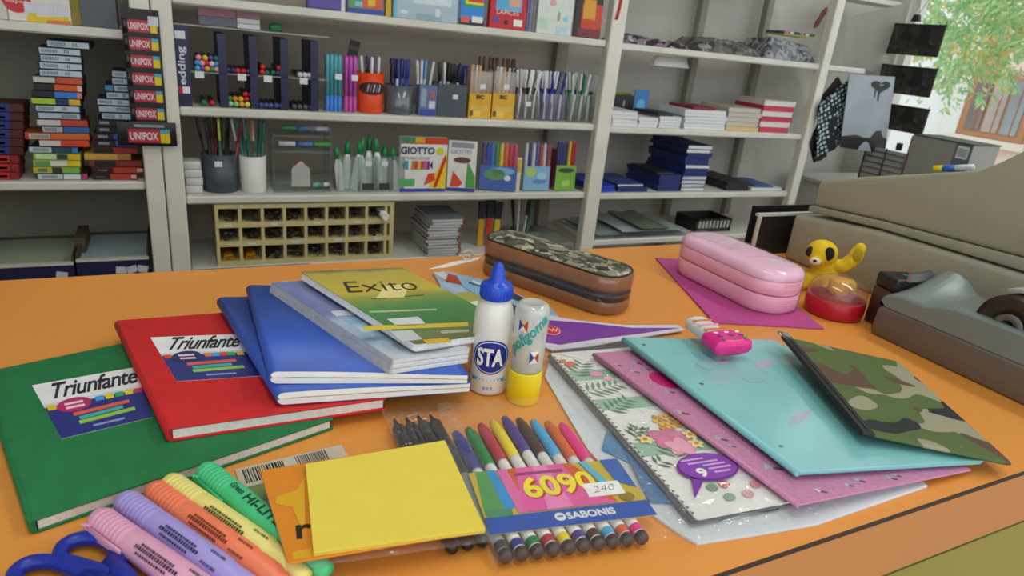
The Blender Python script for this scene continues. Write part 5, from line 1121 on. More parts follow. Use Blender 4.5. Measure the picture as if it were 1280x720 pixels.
# brushes, scissors and pens behind the brown pencil case
for i, (px, yt, hx, nm, lb) in enumerate(((601, 252, '#c9962c', 'brush', 'wide brush with an amber handle standing at the bottom shelf'), (611, 250, '#c03a28', 'brush', 'wide brush with a red handle standing at the bottom shelf'), (621, 253, '#c9b02c', 'brush', 'wide brush with a yellow handle standing at the bottom shelf'))):
    x = SX(px, -.3, YF+.08); z1 = SZ(px, yt, YF+.08); t = thing(nm, lb, 'brush', T(x, YF+.08, Z_BOT+.0004)); hh = z1-Z_BOT
    MB().box(-.010, .010, -.004, .004, 0, hh*.62).build('handle', C(hx, .45), t, None, .002, 1); MB().prism([(-.011, hh*.62), (.011, hh*.62), (.014, hh), (-.014, hh)], -.005, .005, 'y').build('bristles', C('#24262c', .8), t)
t, cx, cy, r, h = cup('pen_cup', 'low clear cup of dark pens on the bottom shelf behind the brown pencil case', 640, 676, 292, Z_BOT, YF+.06, clear('#dfe6e2', .2, .12, .1), square=True)
pens_in(cx, cy, Z_BOT, r, r, 8, P('black', 'clearblack', 'green', 'black', 'white'), 'dark pen in the low clear cup', 'pens in the low clear cup', tilt=.3, seed=41)
def shelf_sheet(lb, px0, px1, z, th, Y0, Y1_, mat, gr=None, rz=0.):
    a, b = SX(px0, z, Y0), SX(px1, z, Y0); o = MB().box(-(b-a)/2, (b-a)/2, 0, Y1_-Y0, 0, th).build('paper_pad', mat, None, T((a+b)/2, Y0, z, rz), .001, 1); return tag(o, lb, 'paper', gr)
shelf_sheet('flat grey plastic sheets lying on the bottom shelf by the post', 672, 716, Z_BOT+.0004, .02, YF+.01, YF+.22, C('#8a8d88', .3, .2, 9))

# ---- top shelf of the centre unit
Y3 = YF+.012
def top_pack(lb, x0, x1, hgt, hx, prints=(), depth=.018, lean=.0, rz=0., film=False, nm='colouring_pack', side=None):
    X0, X1 = SX(x0, Z_TOP, Y3), SX(x1, Z_TOP, Y3); w, h = X1-X0, hgt
    t = thing(nm, lb, 'pack', T((X0+X1)/2, Y3, Z_TOP+.0006+depth*math.sin(lean), rz, -lean))
    MB().box(-w/2, w/2, 0, depth, 0, h).build('box', C(hx, .4, .05), t, None, .0008, 1)
    if side: MB().box(-w/2-.0005, -w/2-.0001, .001, depth-.001, 0, h).build('side_print', C(side, .4), t)
    for i, (u0, u1, v0, v1, c) in enumerate(prints): MB().box(-w/2+u0*w, -w/2+u1*w, -.0003-.0002*i, -.0001-.0002*i, v0*h, v1*h).build('print', C(c, .4), t)
    if film: MB().box(-w/2-.001, w/2+.001, -.012, depth, 0, h).build('blister', clear('#f4fafc', .1, .10, .08, .3), t)
    return t, w, h
top_pack('blue fronted pack standing on the top shelf next to a busy coloured one', 384, 431, .2, '#3a3c88', [(.05, .9, .02, .12, '#5a4a9c'), (.9, 1, 0, 1, '#c9d0dc')])
top_pack('pack with a busy red, green and blue picture on the top shelf', 434, 480, .2, '#7a6a9a', [(0, 1, .0, .06, '#3a4a9a'), (.05, .45, .06, .25, '#5a9a5a'), (.4, .95, .07, .28, '#d0602c'), (.55, .75, .1, .2, '#e0b82c'), (.2, .4, .08, .14, '#8ac0d8')])
top_pack('narrow yellow box on the top shelf', 482, 489, .2, '#c9a81c')
top_pack('pale blue blister pack in clear plastic on the top shelf', 491, 571, .2, '#a9bcc8', [(0, .06, 0, 1, '#4ab0d0'), (.35, .75, .0, .08, '#7fa4b4'), (.3, .9, .2, .32, '#dfe4e8'), (.12, .22, .06, .1, '#e4e8ea'), (.65, .72, .06, .16, '#e4e8ea')], film=True)
top_pack('bright blue pack with a rainbow fan on the top shelf', 574, 604, .2, '#2a86d8', [(0, 1, 0, .07, '#22242c'), (.05, .4, .03, .11, '#d85a5a'), (.5, .95, .04, .12, '#dfe0e6'), (.1, .95, .24, .30, '#3aa04a'), (.2, .95, .27, .33, '#e0d02a'), (.3, .95, .30, .36, '#d0342c')], side='#1c1d22')
t, w, h = top_pack('red pencil pack with a picture panel on the top shelf', 611, 656, .2, '#c0202c', [(.15, .85, .24, .9, '#58a8d8'), (.5, .8, .3, .6, '#d8a080'), (.66, .9, .05, .14, '#ece8e0'), (.4, .5, .06, .12, '#2a1c1c'), (.1, .25, .08, .16, '#5a4aa0')], side='#a01824')
ftext(t, 'LAPICES', .18, .19, w, h, w*.6, .012, '#e8d8c0', y=-.0018)
top_pack('grey and blue spined slim packs on the top shelf', 657, 667, .2, '#7f8088', [(.1, .35, 0, 1, '#3a4a9a'), (.6, .8, 0, 1, '#5a5c60')])
t, w, h = top_pack('pale watercolour pencil pack with a flower print on the top shelf', 670, 713, .2, '#cfdad2', [(.05, .3, .05, .2, '#b5d4c4'), (.55, .9, .0, .12, '#b4d0d8')])
for cx_, cy_, rx, ry, hx in ((-.1, .085, .011, .009, '#d8a4a0'), (.1, .05, .005, .014, '#a8a094'), (.3, .045, .009, .008, '#9cc8d8'), (-.3, .10, .008, .008, '#b9d0a4')): decal(t, fr(0, -.0008, 0), ellipse(w*cx_, cy_, rx, ry, 14), 0, C(hx, .4), 'flower_print')
for k, hx in enumerate(('#c03a28', '#d8602c', '#e0a08a', '#b06a4a', '#3a6a3a', '#2a3c34', '#2a4a9c', '#1c2a3a')): MB().box(-w*.36+k*w*.095, -w*.36+k*w*.095+w*.08, -.0016, -.0010, .118, .2).build('pencil_print', C(hx, .4), t)
t, w, h = top_pack('dark pack with red and yellow marker print leaning on the top shelf', 718, 747, .17, '#2c1c22', [(.15, 1, .0, .14, '#7a2430'), (.25, 1, .14, .55, '#c9401c'), (.3, .75, .3, .62, '#d89a2c'), (.2, .8, .66, .95, '#b9c4cc')], lean=.1, rz=-.35)
tag(MB().loft([[(a[0], a[1], z) for a in rrect(-.02, .012, -.02, .02, .006, 3)] for z in (0, .025)]).build('black_pouch', C('#1c1c1e', .6), None, T(SX(750, Z_TOP, Y3+.03)-.012, Y3+.05, Z_TOP+.0004), .002, 1), 'small black pouch beside the shelf post on the top shelf', 'pouch')
p = ony(776, 0, YF-.016); tag(MB().loft([[(-.006+x, -.0012, z), (.004+x, -.0012, z), (.004+x, .0, z), (-.006+x, .0, z)] for z, x in ((.04, .004), (.02, .003), (-.02, .001), (-.05, -.004), (-.055, -.005))]).build('red_ribbon', C('#b01c22', .6), None, Matrix.Translation((p.x, YF-.0155, p.z))), 'thin red ribbon hanging down the shelf post', 'ribbon')
# ---------------------------------------------------------------- left shelving unit
YL = YF+.02
def flat_carton(x0, x1, ymid_z, hh, cols, label, group, rz, dx=0.):
    X0, X1 = SX(x0, ymid_z, YL), SX(x1, ymid_z, YL); w = X1-X0
    t = thing('flat_carton', label, 'carton', T((X0+X1)/2+dx, YL, ymid_z, rz), group)
    MB().box(-w/2, w/2, 0, .09, 0, hh*.94).build('carton', C(cols[0], .5, .06), t, None, .0008, 1)
    for u0, u1, v0, v1, hx in cols[1]: MB().box(-w/2+u0*w, -w/2+u1*w, -.0006, -.0001, v0*hh, v1*hh).build('end_label', C(hx, .5), t)
    for u0, u1 in cols[2]:
        mb = MB(); x = -w/2+u0*w
        while x < -w/2+u1*w: mb.box(x, x+.0016, -.001, -.0007, .25*hh, .7*hh); x += .0034
        mb.build('barcode', C('#3c4652', .5), t)
    return t
WB = ('#1e2440', [(.03, .97, .08, .84, '#b4c4d0')], [(.08, .42), (.6, .7)])
WB2 = ('#1e2440', [(.03, .97, .08, .84, '#a9bac8')], [(.55, .9)])
stackA = [('#2a3a3a', [(.02, .5, .1, .85, '#b8c8c8'), (.52, .86, .1, .85, '#cfd8d4'), (.9, 1, .1, .9, '#c02a6a')], [(.1, .4)], 47, 110),
 ('#8aa43c', [(0, .4, .05, .9, '#b9b02a'), (.1, .3, .2, .7, '#3a8ac0'), (.4, .62, .05, .9, '#2a3434'), (.62, 1, .05, .9, '#7fae4a')], [], 42, 100),
 ('#a8b83a', [(.05, .35, .1, .8, '#5a9a5a'), (.36, .72, .1, .85, '#d4d8c8'), (.74, 1, .05, .9, '#d8c020')], [], 42, 101),
 ('#8ab83c', [(.05, .48, .1, .85, '#c4dcb0'), (.5, .72, .1, .85, '#1c3c4c'), (.74, 1, .05, .9, '#d8b020')], [], 42, 101),
 ('#1f3440', [(.0, .45, .1, .85, '#b9ccd0'), (.48, .86, .1, .85, '#1d4a5a'), (.88, 1, .1, .9, '#2a74c0')], [(.08, .38)], 37, 98),
 ('#a8431f', [(.0, .42, .1, .85, '#c9c9c4'), (.44, 1, .05, .9, '#c9422a')], [], 50, 112),
 ('#b8561f', [(.0, .06, .1, .85, '#c02a4a'), (.06, .38, .1, .85, '#c9c0b0'), (.4, 1, .05, .9, '#c9662c')], [(.1, .35)], 32, 112),
 ('#22304a', [(.0, .42, .1, .85, '#a9b0b0'), (.45, 1, .05, .9, '#2a5a9c')], [(.05, .3)], 54, 112),
 ('#7a2a24', [(.0, .46, .1, .85, '#c2c4c0'), (.48, 1, .05, .9, '#b83a2a')], [], 47, 110),
 WB2+(47, 102), WB+(44, 101),
 ('#1c2a3a', [(.0, .48, .1, .85, '#a8c83a'), (.5, .76, .1, .85, '#1d3464'), (.76, 1, .1, .9, '#d0a82c')], [], 40, 101),
 ('#16181c', [(.0, .44, .1, .85, '#1a1c20'), (.45, .9, .05, .9, '#2a7ac8'), (.9, 1, .05, .9, '#c9806a')], [], 40, 103),
 ('#1a1a1c', [(.0, .42, .1, .85, '#20201f'), (.43, .9, .05, .9, '#d2562a'), (.9, 1, .05, .9, '#d8b09a')], [], 42, 103),
 ('#4a3a30', [(.0, .44, .1, .85, '#bfc0b4'), (.46, 1, .05, .9, '#c04a2c')], [], 42, 103),
 WB+(49, 104), WB+(49, 104), WB+(50, 103), WB+(48, 102), WB+(58, 113)]
zA = ZL3+.0004; top = SZ(85, 51, YL); hh = (top-zA)/len(stackA)
words = ['pale', 'green and yellow', 'yellow and white', 'lime and yellow', 'pale and teal', 'white and orange-red', 'orange', 'white and blue', 'white and red', 'barcode labelled', 'barcode labelled', 'lime and amber', 'bright blue and black', 'orange and black', 'white and rust', 'barcode labelled', 'barcode labelled', 'barcode labelled', 'barcode labelled', 'topmost barcode labelled']
rn = random.Random(4)
BCA = {9: 'lower of the two in mid stack, ', 10: 'upper of the two in mid stack, ', 15: 'lowest of the top five, ', 16: 'second of the top five, ', 17: 'third of the top five, ', 18: 'next below the topmost, '}
for k, (a, b, c, x0, x1) in enumerate(stackA):
    lb = words[k]+' flat carton, '+BCA.get(k, '')+'in the tall carton stack'
    flat_carton(x0, x1, zA+k*hh, hh, (a, b, c), lb, 'cartons in the tall stack', rn.uniform(-.04, .08))
redc = lambda x0, x1: ('#7a231c', [(.0, .38, .08, .88, '#17181a'), (.08, .28, .35, .6, '#8f8f8f'), (.4, .86, .08, .88, '#b23a26'), (.86, .98, .2, .75, '#cfa89a')], [], x0, x1)
stackB = [redc(116, 172), redc(117, 180), ('#6a3a20', [(.1, .5, .1, .85, '#17181a'), (.5, .98, .1, .85, '#8f2a22')], [], 112, 178), ('#c9a24a', [(.0, .7, .1, .85, '#c9a24a'), (.7, 1, .1, .85, '#b07a3a')], [], 106, 164),
  ('#7a231c', [(.0, .45, .08, .88, '#17181a'), (.45, 1, .08, .88, '#a83226')], [], 117, 172), ('#17181a', [(.1, .35, .3, .65, '#8f9296'), (.5, 1, .08, .88, '#2a6ab8')], [], 118, 172), ('#17181a', [(.1, .35, .3, .65, '#8f9296'), (.5, 1, .08, .88, '#2a62ae')], [], 118, 166), ('#17181a', [(.1, .4, .3, .65, '#8f9296')], [], 121, 160), ('#17181a', [(.1, .4, .3, .65, '#8f9296')], [], 121, 160),
  WB+(127, 165), WB2+(123, 165), WB+(121, 165), WB+(133, 168), ('#1c2038', [(.0, .25, .08, .84, '#4a8ab8'), (.3, .97, .08, .84, '#a9bac8')], [(.4, .9)], 132, 170), WB+(140, 172), WB+(140, 172)]
topB = SZ(150, 88, YL); hb = (topB-zA)/len(stackB)
wB = ['black and red', 'black and red', 'black and dark red', 'tan', 'black and red', 'black and blue', 'black and blue', 'plain black', 'plain black'] + ['barcode labelled']*7
for k, (a, b, c, x0, x1) in enumerate(stackB): flat_carton(x0, x1, zA+k*hb, hb, (a, b, c), wB[k]+' flat carton, '+('topmost' if k == 15 else str(('lowest', 'second', 'third', 'fourth', 'fifth', 'sixth', 'seventh', 'eighth', 'ninth', 'tenth', 'eleventh', 'twelfth', 'thirteenth', 'fourteenth', 'fifteenth')[k])+(' from below' if k else ''))+' in the stack beside the blister card', 'cartons behind the blister card', rn.uniform(-.03, .05))
# navy cartons at the frame edge
topC = SZ(15, 129, YL); m = 9; hc = (topC-zA)/m
for k in range(m):
    if k < 3: cfg = ('#8a2020', [(.0, .75, .1, .85, '#c23030'), (.75, .8, .1, .8, '#5a1a1a'), (.3, .7, .3, .6, '#e09a9a')], [])
    else: cfg = ('#4a1418', [(.0, .68, .06, .92, '#1c2f74'), (.1, .55, .25, .5, '#6f86c0')], [])
    flat_carton(-22, 24 if k < 3 else 30, zA+k*hc, hc, cfg, ('red ended' if k < 3 else 'navy ended')+' flat carton, '+ordw(k, m)+' in the pile beside the tall stack', 'red ended cartons' if k < 3 else 'navy ended cartons', 0)
# things on the upper shelf of the left unit
X0, X1 = SX(10, ZL2, YL), SX(90, ZL2, YL); w = X1-X0
t = thing('school_box', 'white and yellow carton with a red half disc logo on the upper left shelf', 'carton', T((X0+X1)/2, YL, ZL2+.0004))
h = .052
MB().box(-w/2, w/2, 0, .06, 0, h).build('carton', C('#d8d6cc', .45), t, None, .001, 1)
decal(t, fr(0, -.0001, 0), [(-w*.22, .0), (w*.46, .0), (w*.46, .016), (-w*.04, .012), (-w*.1, .042)], 0, C('#d8b91c', .4), 'yellow_print'); decal(t, fr(0, -.0004, 0), [(w*.1, .0), (w*.49, .0), (w*.49, .008), (w*.1, .006)], 0, C('#d0702c', .4), 'orange_print')
decal(t, fr(0, -.0004, 0), [(-w*.33+.027*math.cos(a), .046+.030*math.sin(a)) for a in [math.pi+math.pi*k/12 for k in range(13)]], 0, C('#c0222c', .4), 'logo_half_disc')
text('maped', C('#e8d4d0', .5), t, fr(-w*.33-.018, -.0009, .034), size=.02, width=.036, height=.009)
for u in (-.12, .12, .34): MB().box(w*u-.012, w*u+.012, -.0012, -.0007, .018, .040).build('print_square', C('#cfcfdc', .5), t)
t, w, h = pack('grey_caddy', 'dark grey plastic caddy on the upper left shelf beside the blister card', 'caddy', 103, 148, -30, ZL2, YL, .07, '#47525a', [(.3, .6, .86, .95, '#c9cdd0')]); 
tag(MB().box(-.012, .012, 0, .05, 0, .07).build('olive_box', C('#8a7a1c', .5), None, T(SX(96, ZL2, YL+.01), YL+.01, ZL2+.0004), .001, 1), 'olive yellow box between the school carton and the grey caddy', 'box')
for i, (px, hx, hg) in enumerate(((22, '#7a3a2a', .09), (34, '#8a7a4a', .085), (46, '#5a6a3a', .09), (60, '#7a5a2a', .088), (72, '#3a6a5a', .092), (84, '#6a4a3a', .085))):
    x = SX(px, ZL2, YL+.08); tag(MB().box(-.009, .009, 0, .04, 0, hg+.03).build('paint_box', C(hx, .5), None, T(x, YL+.07, ZL2+.0004), .001, 1), 'small dull coloured box in the row behind the school carton', 'box', 'boxes behind the school carton')
tag(MB().box(-.02, .02, 0, .05, 0, .05).build('white_box', C('#c4c6be', .5), None, T(SX(-2, ZL2, YL), YL, ZL2+.0004), .001, 1), 'plain white box at the end of the school carton', 'box')
# blister card hanging on the post
YU = YF-.018
c0 = ony(150, 10, YU); c1 = ony(201, 14, YU); c2 = ony(164, 155, YU); c3 = ony(207, 160, YU)
xl, xr, zb, zt = (c0.x+c2.x)/2, (c1.x+c3.x)/2, SZ(185, 168, YU), SZ(175, 11, YU); w, h = xr-xl, zt-zb
t = thing('blister_card', 'tall black blister card with six small red labels hanging on the post', 'display card', T((xl+xr)/2, YU, zb))
MB().box(-w/2, w/2, -.002, 0, 0, h).build('card', C('#131315', .45), t)
def unipox(par, cx, cz, lw, lh, y):
    lb = MB().box(cx-lw/2, cx+lw*.26, y-.0008, y-.0001, cz-lh/2, cz+lh/2).build('label', C('#a8283a', .45), par)
    MB().box(cx+lw*.27, cx+lw/2, y-.0008, y-.0001, cz-lh/2, cz+lh*.2).build('yellow_corner', C('#d8c020', .45), lb); MB().box(cx+lw*.27, cx+lw/2, y-.0008, y-.0001, cz+lh*.21, cz+lh/2).build('blue_corner', C('#4aa0b8', .45), lb)
    text('UNIPOX', C('#e2d0d2', .5), lb, fr(cx-lw*.46, y-.0010, cz-lh*.30), size=.02, width=lw*.68, height=lh*.58, bold=.0005)
for k in range(6):
    py = 33+k*21.8; cz = SZ(178, py, YU)-zb; unipox(t, w*.03, cz, w*.80, .026, -.002)
    MB().lathe([(.0, 0), (.0055, .001), (.0055, .03), (.0, .031)], 10, 0, Matrix.Translation((-w*.42, -.008, cz-.016))).build('tube', C('#1c1c20', .3), t)
MB().box(w*.2, w*.47, -.0034, -.0029, h-.034, h-.014).build('price_sticker', C('#c4cbd4', .5), t)
Xa, Xb = ony(146, 168, YU-.02).x, ony(221, 172, YU-.02).x; zc = SZ(183, 168, YU-.02)
t = thing('glue_blister', 'single black blister pack with a large red label clipped below the black card', 'blister pack', T((Xa+Xb)/2, YU-.012, zc-.028)); w = Xb-Xa; h = .056
MB().box(-w/2, w/2, -.004, 0, 0, h).build('pack', C('#131315', .4), t, None, .0015, 2); unipox(t, .004, h*.42, w*.70, .032, -.0041)
MB().box(-w*.2, w*.3, -.0048, -.0041, h-.012, h-.006).build('text_bar', C('#8f8f94', .5), t)
# trays of paper in the left unit, below the counter line
for lb, x0, x1, pm, zz in (('navy fronted tray of pale green paper in the left unit', -30, 92, '#9fae96', -.334), ('navy fronted tray of pale blue paper in the left unit', 95, 186, '#a4b4bc', -.328)):
    X0, X1 = SX(x0, zz, YF), SX(x1, zz, YF); w = X1-X0; t = thing('paper_tray', lb, 'tray', T((X0+X1)/2, YF, -.4196)); hz = zz+.42
    MB().box(-w/2, w/2, 0, .006, 0, hz).build('front', C('#1d1f4a', .45), t); MB().box(-w/2, w/2, -.002, .012, hz, hz+.006).build('rim', C('#c9c8bc', .5), t)
    for x in (-w/2, w/2-.004): MB().box(x, x+.004, .006, .25, 0, hz+.02).build('side', C('#4a4434', .6), t)
    MB().box(-w/2+.004, w/2-.004, .246, .25, 0, hz).build('back', C('#4a4434', .6), t)
    MB().box(-w/2+.004, w/2-.004, .012, .246, .0, hz-.006).build('paper_stack', C(pm, .75, .06, 5), t)
    for u, a in ((.1, .1), (.25, -.3), (.40, .2)) if x0 > 0 else ((.36, .2),): MB().box(-.012, .012, -.0008, -.0001, -.009, .009).build('price_sticker', C('#c2cad0', .5), t, Matrix.Translation((w*u, 0, hz-.026)) @ Matrix.Rotation(a, 4, 'Y'))
x = SX(88, -.3, YF+.1); tag(MB().box(-.012, .012, 0, .12, 0, .045).build('brown_divider', C('#5a4a38', .6), None, T(x+.02, YF+.09, -.334-.0055), .001, 1), 'brown card divider standing between the paper trays', 'card')

# ---------------------------------------------------------------- right shelving unit
YR = YF+.02; ZR1, ZR2, ZR3 = .0505, -.171, -.335
def book_stack(x0, x1, zb, hts, cols, label, group, d=.15, dx=(), Y=None, names='book', rz0=0., cat='book'):
    Y = Y or YR; X0, X1 = SX(x0, zb, Y), SX(x1, zb, Y); w = X1-X0; z = zb+.0004; rn = random.Random(int(x0))
    for k, hh in enumerate(hts):
        cv, pg = cols[k % len(cols)]; o = thing(names, (label if len(hts) == 1 else label.replace(' in ', ', '+ordw(k, len(hts))+' in ', 1) if ' in ' in label else label+', '+ordw(k, len(hts))) if isinstance(label, str) else label[k], cat, T((X0+X1)/2+rn.uniform(-.004, .004), Y+rn.uniform(0, .005), z, rz0+rn.uniform(-.05, .05)), group)
        c = min(.0012, hh*.15)
        MB().box(-w/2, w/2, 0, d, 0, c).box(-w/2, w/2, 0, d, hh-c-.0003, hh-.0003).box(-w/2, -w/2+.001, 0, d, c, hh-c-.0003).build('cover', C(cv, .5), o)
        MB().box(-w/2+.001, w/2-.0015, .0012 if pg else -.0002, d-.002, c, hh-c-.0003).build('pages' if pg else 'spine', C(pg or cv, .75, .08, 300), o)
        z += hh
    return z
wht = [('#d2d6da', '#dcdedf')]
def HT(n, px, yt, zb=None):
    zb = ZR1 if zb is None else zb; return [(SZ(px, yt, YR)-zb)/n]*n
z1 = SZ(780, 140, YR); book_stack(764, 796, ZR1, HT(4, 780, 139), wht, 'thin white booklet in the pile beside the centre post', 'white booklets by the post')
book_stack(798, 822, ZR1, HT(3, 810, 147), wht, 'thin white booklet in the low pile', 'white booklets in the low pile')
book_stack(824, 850, ZR1, HT(4, 838, 146), wht, 'thin white booklet under the black book', 'white booklets under the black book')
za = ZR1+.0004+SZ(838, 146, YR)-ZR1; X = SX(838, za, YR); tag(MB().box(-.05, .025, 0, .12, 0, .010).build('black_book', C('#1d2024', .5), None, T(X, YR+.01, za+.0004, .15), .001, 1), 'black book lying on the white booklets', 'book')
zt_ = book_stack(854, 906, ZR1, HT(6, 880, 138), wht, 'white paged book in the wide white pile', 'wide white pile')
X = SX(884, zt_, YR); tag(MB().box(-.06, .055, 0, .12, 0, .009).build('red_book', C('#7a2028', .5), None, T(X, YR+.01, zt_+.0004, .1), .001, 1), 'dark red book lying on the wide white pile', 'book')
book_stack(907, 947, ZR1, HT(5, 927, 135), [('#c9a868', '#d2b880'), ('#b4aca0', '#c2bcb0'), ('#b4aca0', '#c2bcb0'), ('#aaa296', '#c2bcb0'), ('#b4aca0', '#c2bcb0')], ['tan book at the bottom of the beige pile', 'beige book just above the tan book', 'beige book in the middle of the beige pile', 'beige book next below the top of the beige pile', 'beige book on top of the beige pile'], 'beige pile')
book_stack(949, 986, ZR1, HT(6, 968, 126), [('#b82444', '#c2405a'), ('#cfc8c4', '#dad4d0')], 'book in the red and white pile', 'red and white pile')
for lb, x0, x1, yt, hx, nm in (('black card leaning upright behind the white booklets', 764, 789, 119, '#17191c', 'black_card'), ('bright blue card standing upright beside the black card', 789, 806, 112, '#3a86c8', 'blue_card')):
    X0, X1 = SX(x0, ZR1, YR+.16), SX(x1, ZR1, YR+.16); zt = SZ((x0+x1)/2, yt, YR+.16); o = thing(nm, lb, 'card', T((X0+X1)/2, YR+.16, ZR1+.0004)); w, h = X1-X0, zt-ZR1
    MB().box(-w/2, w/2, 0, .006, 0, h).build('card', C(hx, .4, .1), o, None, .0008, 1)
    if 'blue' in lb: decal(o, fr(0, -.0001, 0), ellipse(0, h*.5, w*.3, h*.2, 16), 0, C('#7ac0e8', .4), 'print')
    else: MB().box(-w*.05, w*.05, -.0006, -.0001, h*.55, h*.8).build('print', C('#8f9498', .5), o)
tag(MB().box(-.045, .045, 0, .004, 0, .09).build('olive_card', C('#a89a3a', .5), None, T(SX(772, ZR1, YR+.2), YR+.2, ZR1+.0004)), 'olive yellow card behind the black card', 'card')
# lower shelf
book_stack(742, 770, ZR2, [.012, .010], [('#2338a8', '#2a3fb4')], 'royal blue folder lying by the centre post', 'royal blue folders', .2)
book_stack(771, 808, ZR2, [.018], [('#20306c', None)], 'navy book low beside the royal blue folders', None, .2)
zq = book_stack(773, 806, ZR2+.0184, [.009], [('#2f4a86', '#cfd2d6')], 'blue book with white pages lying on the navy book', None, .18)
NB = ('#22306e', None); WBk = ('#26346e', '#d4d6da')
zq = book_stack(822, 849, ZR2, HT(5, 835, 219, ZR2), [NB], 'navy spined book in the low pile', 'navy books in the low pile', .2)
X = SX(833, zq, YR); tag(MB().box(-.035, .035, 0, .16, 0, .008).build('black_notebook', C('#202428', .5), None, T(X, YR+.005, zq+.0004), .001, 1), 'black notebook lying on the low navy pile', 'book')
zq = book_stack(851, 880, ZR2, HT(12, 866, 182, ZR2), [WBk]*4+[NB, NB, WBk, NB, NB, NB, WBk, WBk] if False else [WBk, WBk, WBk, WBk, NB, NB, WBk, NB, NB, NB, WBk, WBk], 'navy covered book in the tall navy pile', 'tall navy and white pile', .22)
book_stack(908, 936, ZR2, [.011]*3, [('#24262a', None)], 'dark grey book in the small dark pile', 'small dark pile', .2)
book_stack(940, 977, ZR2, [.012], [('#b9c0c4', '#d4d8d8')], 'white paged book lying at the end of the lower shelf', None, .16)
X = SX(956, ZR2, YR); tag(MB().box(-.05, .045, 0, .15, 0, .006).build('blue_booklet', C('#3a5a8c', .5), None, T(X, YR+.004, ZR2+.0128), .001, 1), 'dull blue booklet on the book at the end of the lower shelf', 'book')
# bottom shelf: plastic sheets, basket
X0, X1 = SX(742, ZR3, YF), SX(862, ZR3, YF)
for k, (hx, a, b) in enumerate((('#a9b4b4', 0, 1), ('#8f9a98', .05, .92), ('#b9c4c6', .3, .98), ('#7f8878', .5, .8))):
    w = (X1-X0)*(b-a); tag(MB().grid(lambda u, v, w=w, k=k: (-w/2+u*w, v*.24, .0006+k*.009+.003*math.sin(u*9+k)*math.sin(v*5)+.004), 12, 8).build('plastic_sleeve', C(hx, .25, .15, 8), None, T(X0+(X1-X0)*(a+b)/2, YF+.01, ZR3)), ('widest grey plastic sleeve lying flat on the bottom shelf by the post', 'darker grey plastic sleeve lying on the widest one', 'pale bluish plastic sleeve on the flat pile by the post', 'small olive grey plastic sleeve topping the flat pile')[k], 'sleeve', 'flat plastic sleeves')
X0, X1, zt = span(868, 912, 274, ZR3, YF+.04); w, h = X1-X0, zt-ZR3
t = thing('slatted_basket', 'black basket with pale upright slats on the bottom shelf', 'basket', T((X0+X1)/2, YF+.04, ZR3+.0004))
MB().box(-w/2, w/2, 0, .004, 0, h*.3).box(-w/2, w/2, 0, .004, h*.85, h).box(-w/2, -w/2+.01, 0, .12, 0, h).box(w/2-.01, w/2, 0, .12, 0, h).box(-w/2, w/2, .116, .12, 0, h).build('frame', C('#1a1a1a', .5), t)
for k in range(9): MB().box(-w*.42+k*w*.1, -w*.42+k*w*.1+w*.05, -.001, .003, h*.3, h*.85).build('slat', C('#a8a89e', .5), t)
# bags and fabric packets on the top shelf
def crumple(name, label, cat, px0, px1, yt, zb, Y, dep, mats, seed, amp=.008, lumps=5):
    X0, X1, zt = span(px0, px1, yt, zb, Y); w, h = X1-X0, zt-zb; rn = random.Random(seed); ph = [rn.uniform(0, 6) for _ in range(8)]
    from mathutils import noise
    def f(u, v):
        e = min(1, u*9)**.6*min(1, (1-u)*9)**.6*min(1, v*5)**.6*min(1, (1-v)*5)**.6; q = Vector((u*w*9+ph[0], v*dep*9+ph[1], ph[2]))
        z = h*e*(.62+.38*noise.noise(q*.6))+amp*e*(noise.ridged_multi_fractal(q*2.2, 1, 2.1, 3, 1., 2.)-.9)
        return (-w/2+u*w+.01*noise.noise(q*1.3), v*dep+.008*noise.noise(q*1.7), max(.0005, z))
    t = thing(name, label, cat, T((X0+X1)/2, Y, zb+.0004)); mb = MB().grid(f, 60, 22); mb.grid(lambda u, v: (-w/2+u*w, dep*(1-v), .0002), 1, 1)
    mb.build('packet', mats, t); return t, w, h, f
ZT = .306
def bagmat(nm, base, l1, l2, sc): return patches(nm, base, [(l1, .5, 1.3), (l2, .6, 4.2)], sc, .22)
crumple('garment_bag', 'flat clear bag of folded pink and black cloth on the top right shelf', 'bag', 781, 866, 40, ZT, YF+.028, .16, bagmat('bag_pink_black', '#35303a', '#8a7484', '#a8b4b4', 26), 3, .004)
crumple('garment_bag', 'dark crumpled plastic bag in the middle of the top right shelf', 'bag', 868, 955, 40, ZT, YF+.028, .18, bagmat('bag_dark', '#3c3c3a', '#62625c', '#8a8a84', 30), 5, .008)
crumple('garment_bag', 'crumpled silvery clear bag at the end of the top right shelf', 'bag', 958, 1022, 40, ZT, YF+.028, .18, bagmat('bag_silver', '#5c5e66', '#8d9096', '#3c3e44', 34), 8, .010)
X = SX(1000, ZT, YF+.06); t = thing('printed_pouch', 'printed pouch with a lime edge on the silvery bag', 'pouch', T(X, YF+.08, SZ(1010, 47, YF+.08), -.05))
MB().box(-.085, .075, 0, .10, .0, .004).build('lime_edge', C('#9ab82a', .4), t); MB().box(-.085, .07, .005, .10, .0045, .014).build('pouch', C('#4a4a72', .4, .5, 60), t, None, .002, 1)
for k in range(6): MB().box(-.08+k*.025, -.062+k*.025, .004, .0049, .005, .013).build('print', C(('#c86a7a', '#d8b0b8', '#3a3a5a')[k % 3], .4), t)
crumple('clear_film_roll', 'bundle of clear film sagging under the top right shelf', 'film', 818, 862, 66, SZ(840, 84, YF+.05), YF+.05, .05, clear('#ffffff', .2, .35, .1), 12, .006)
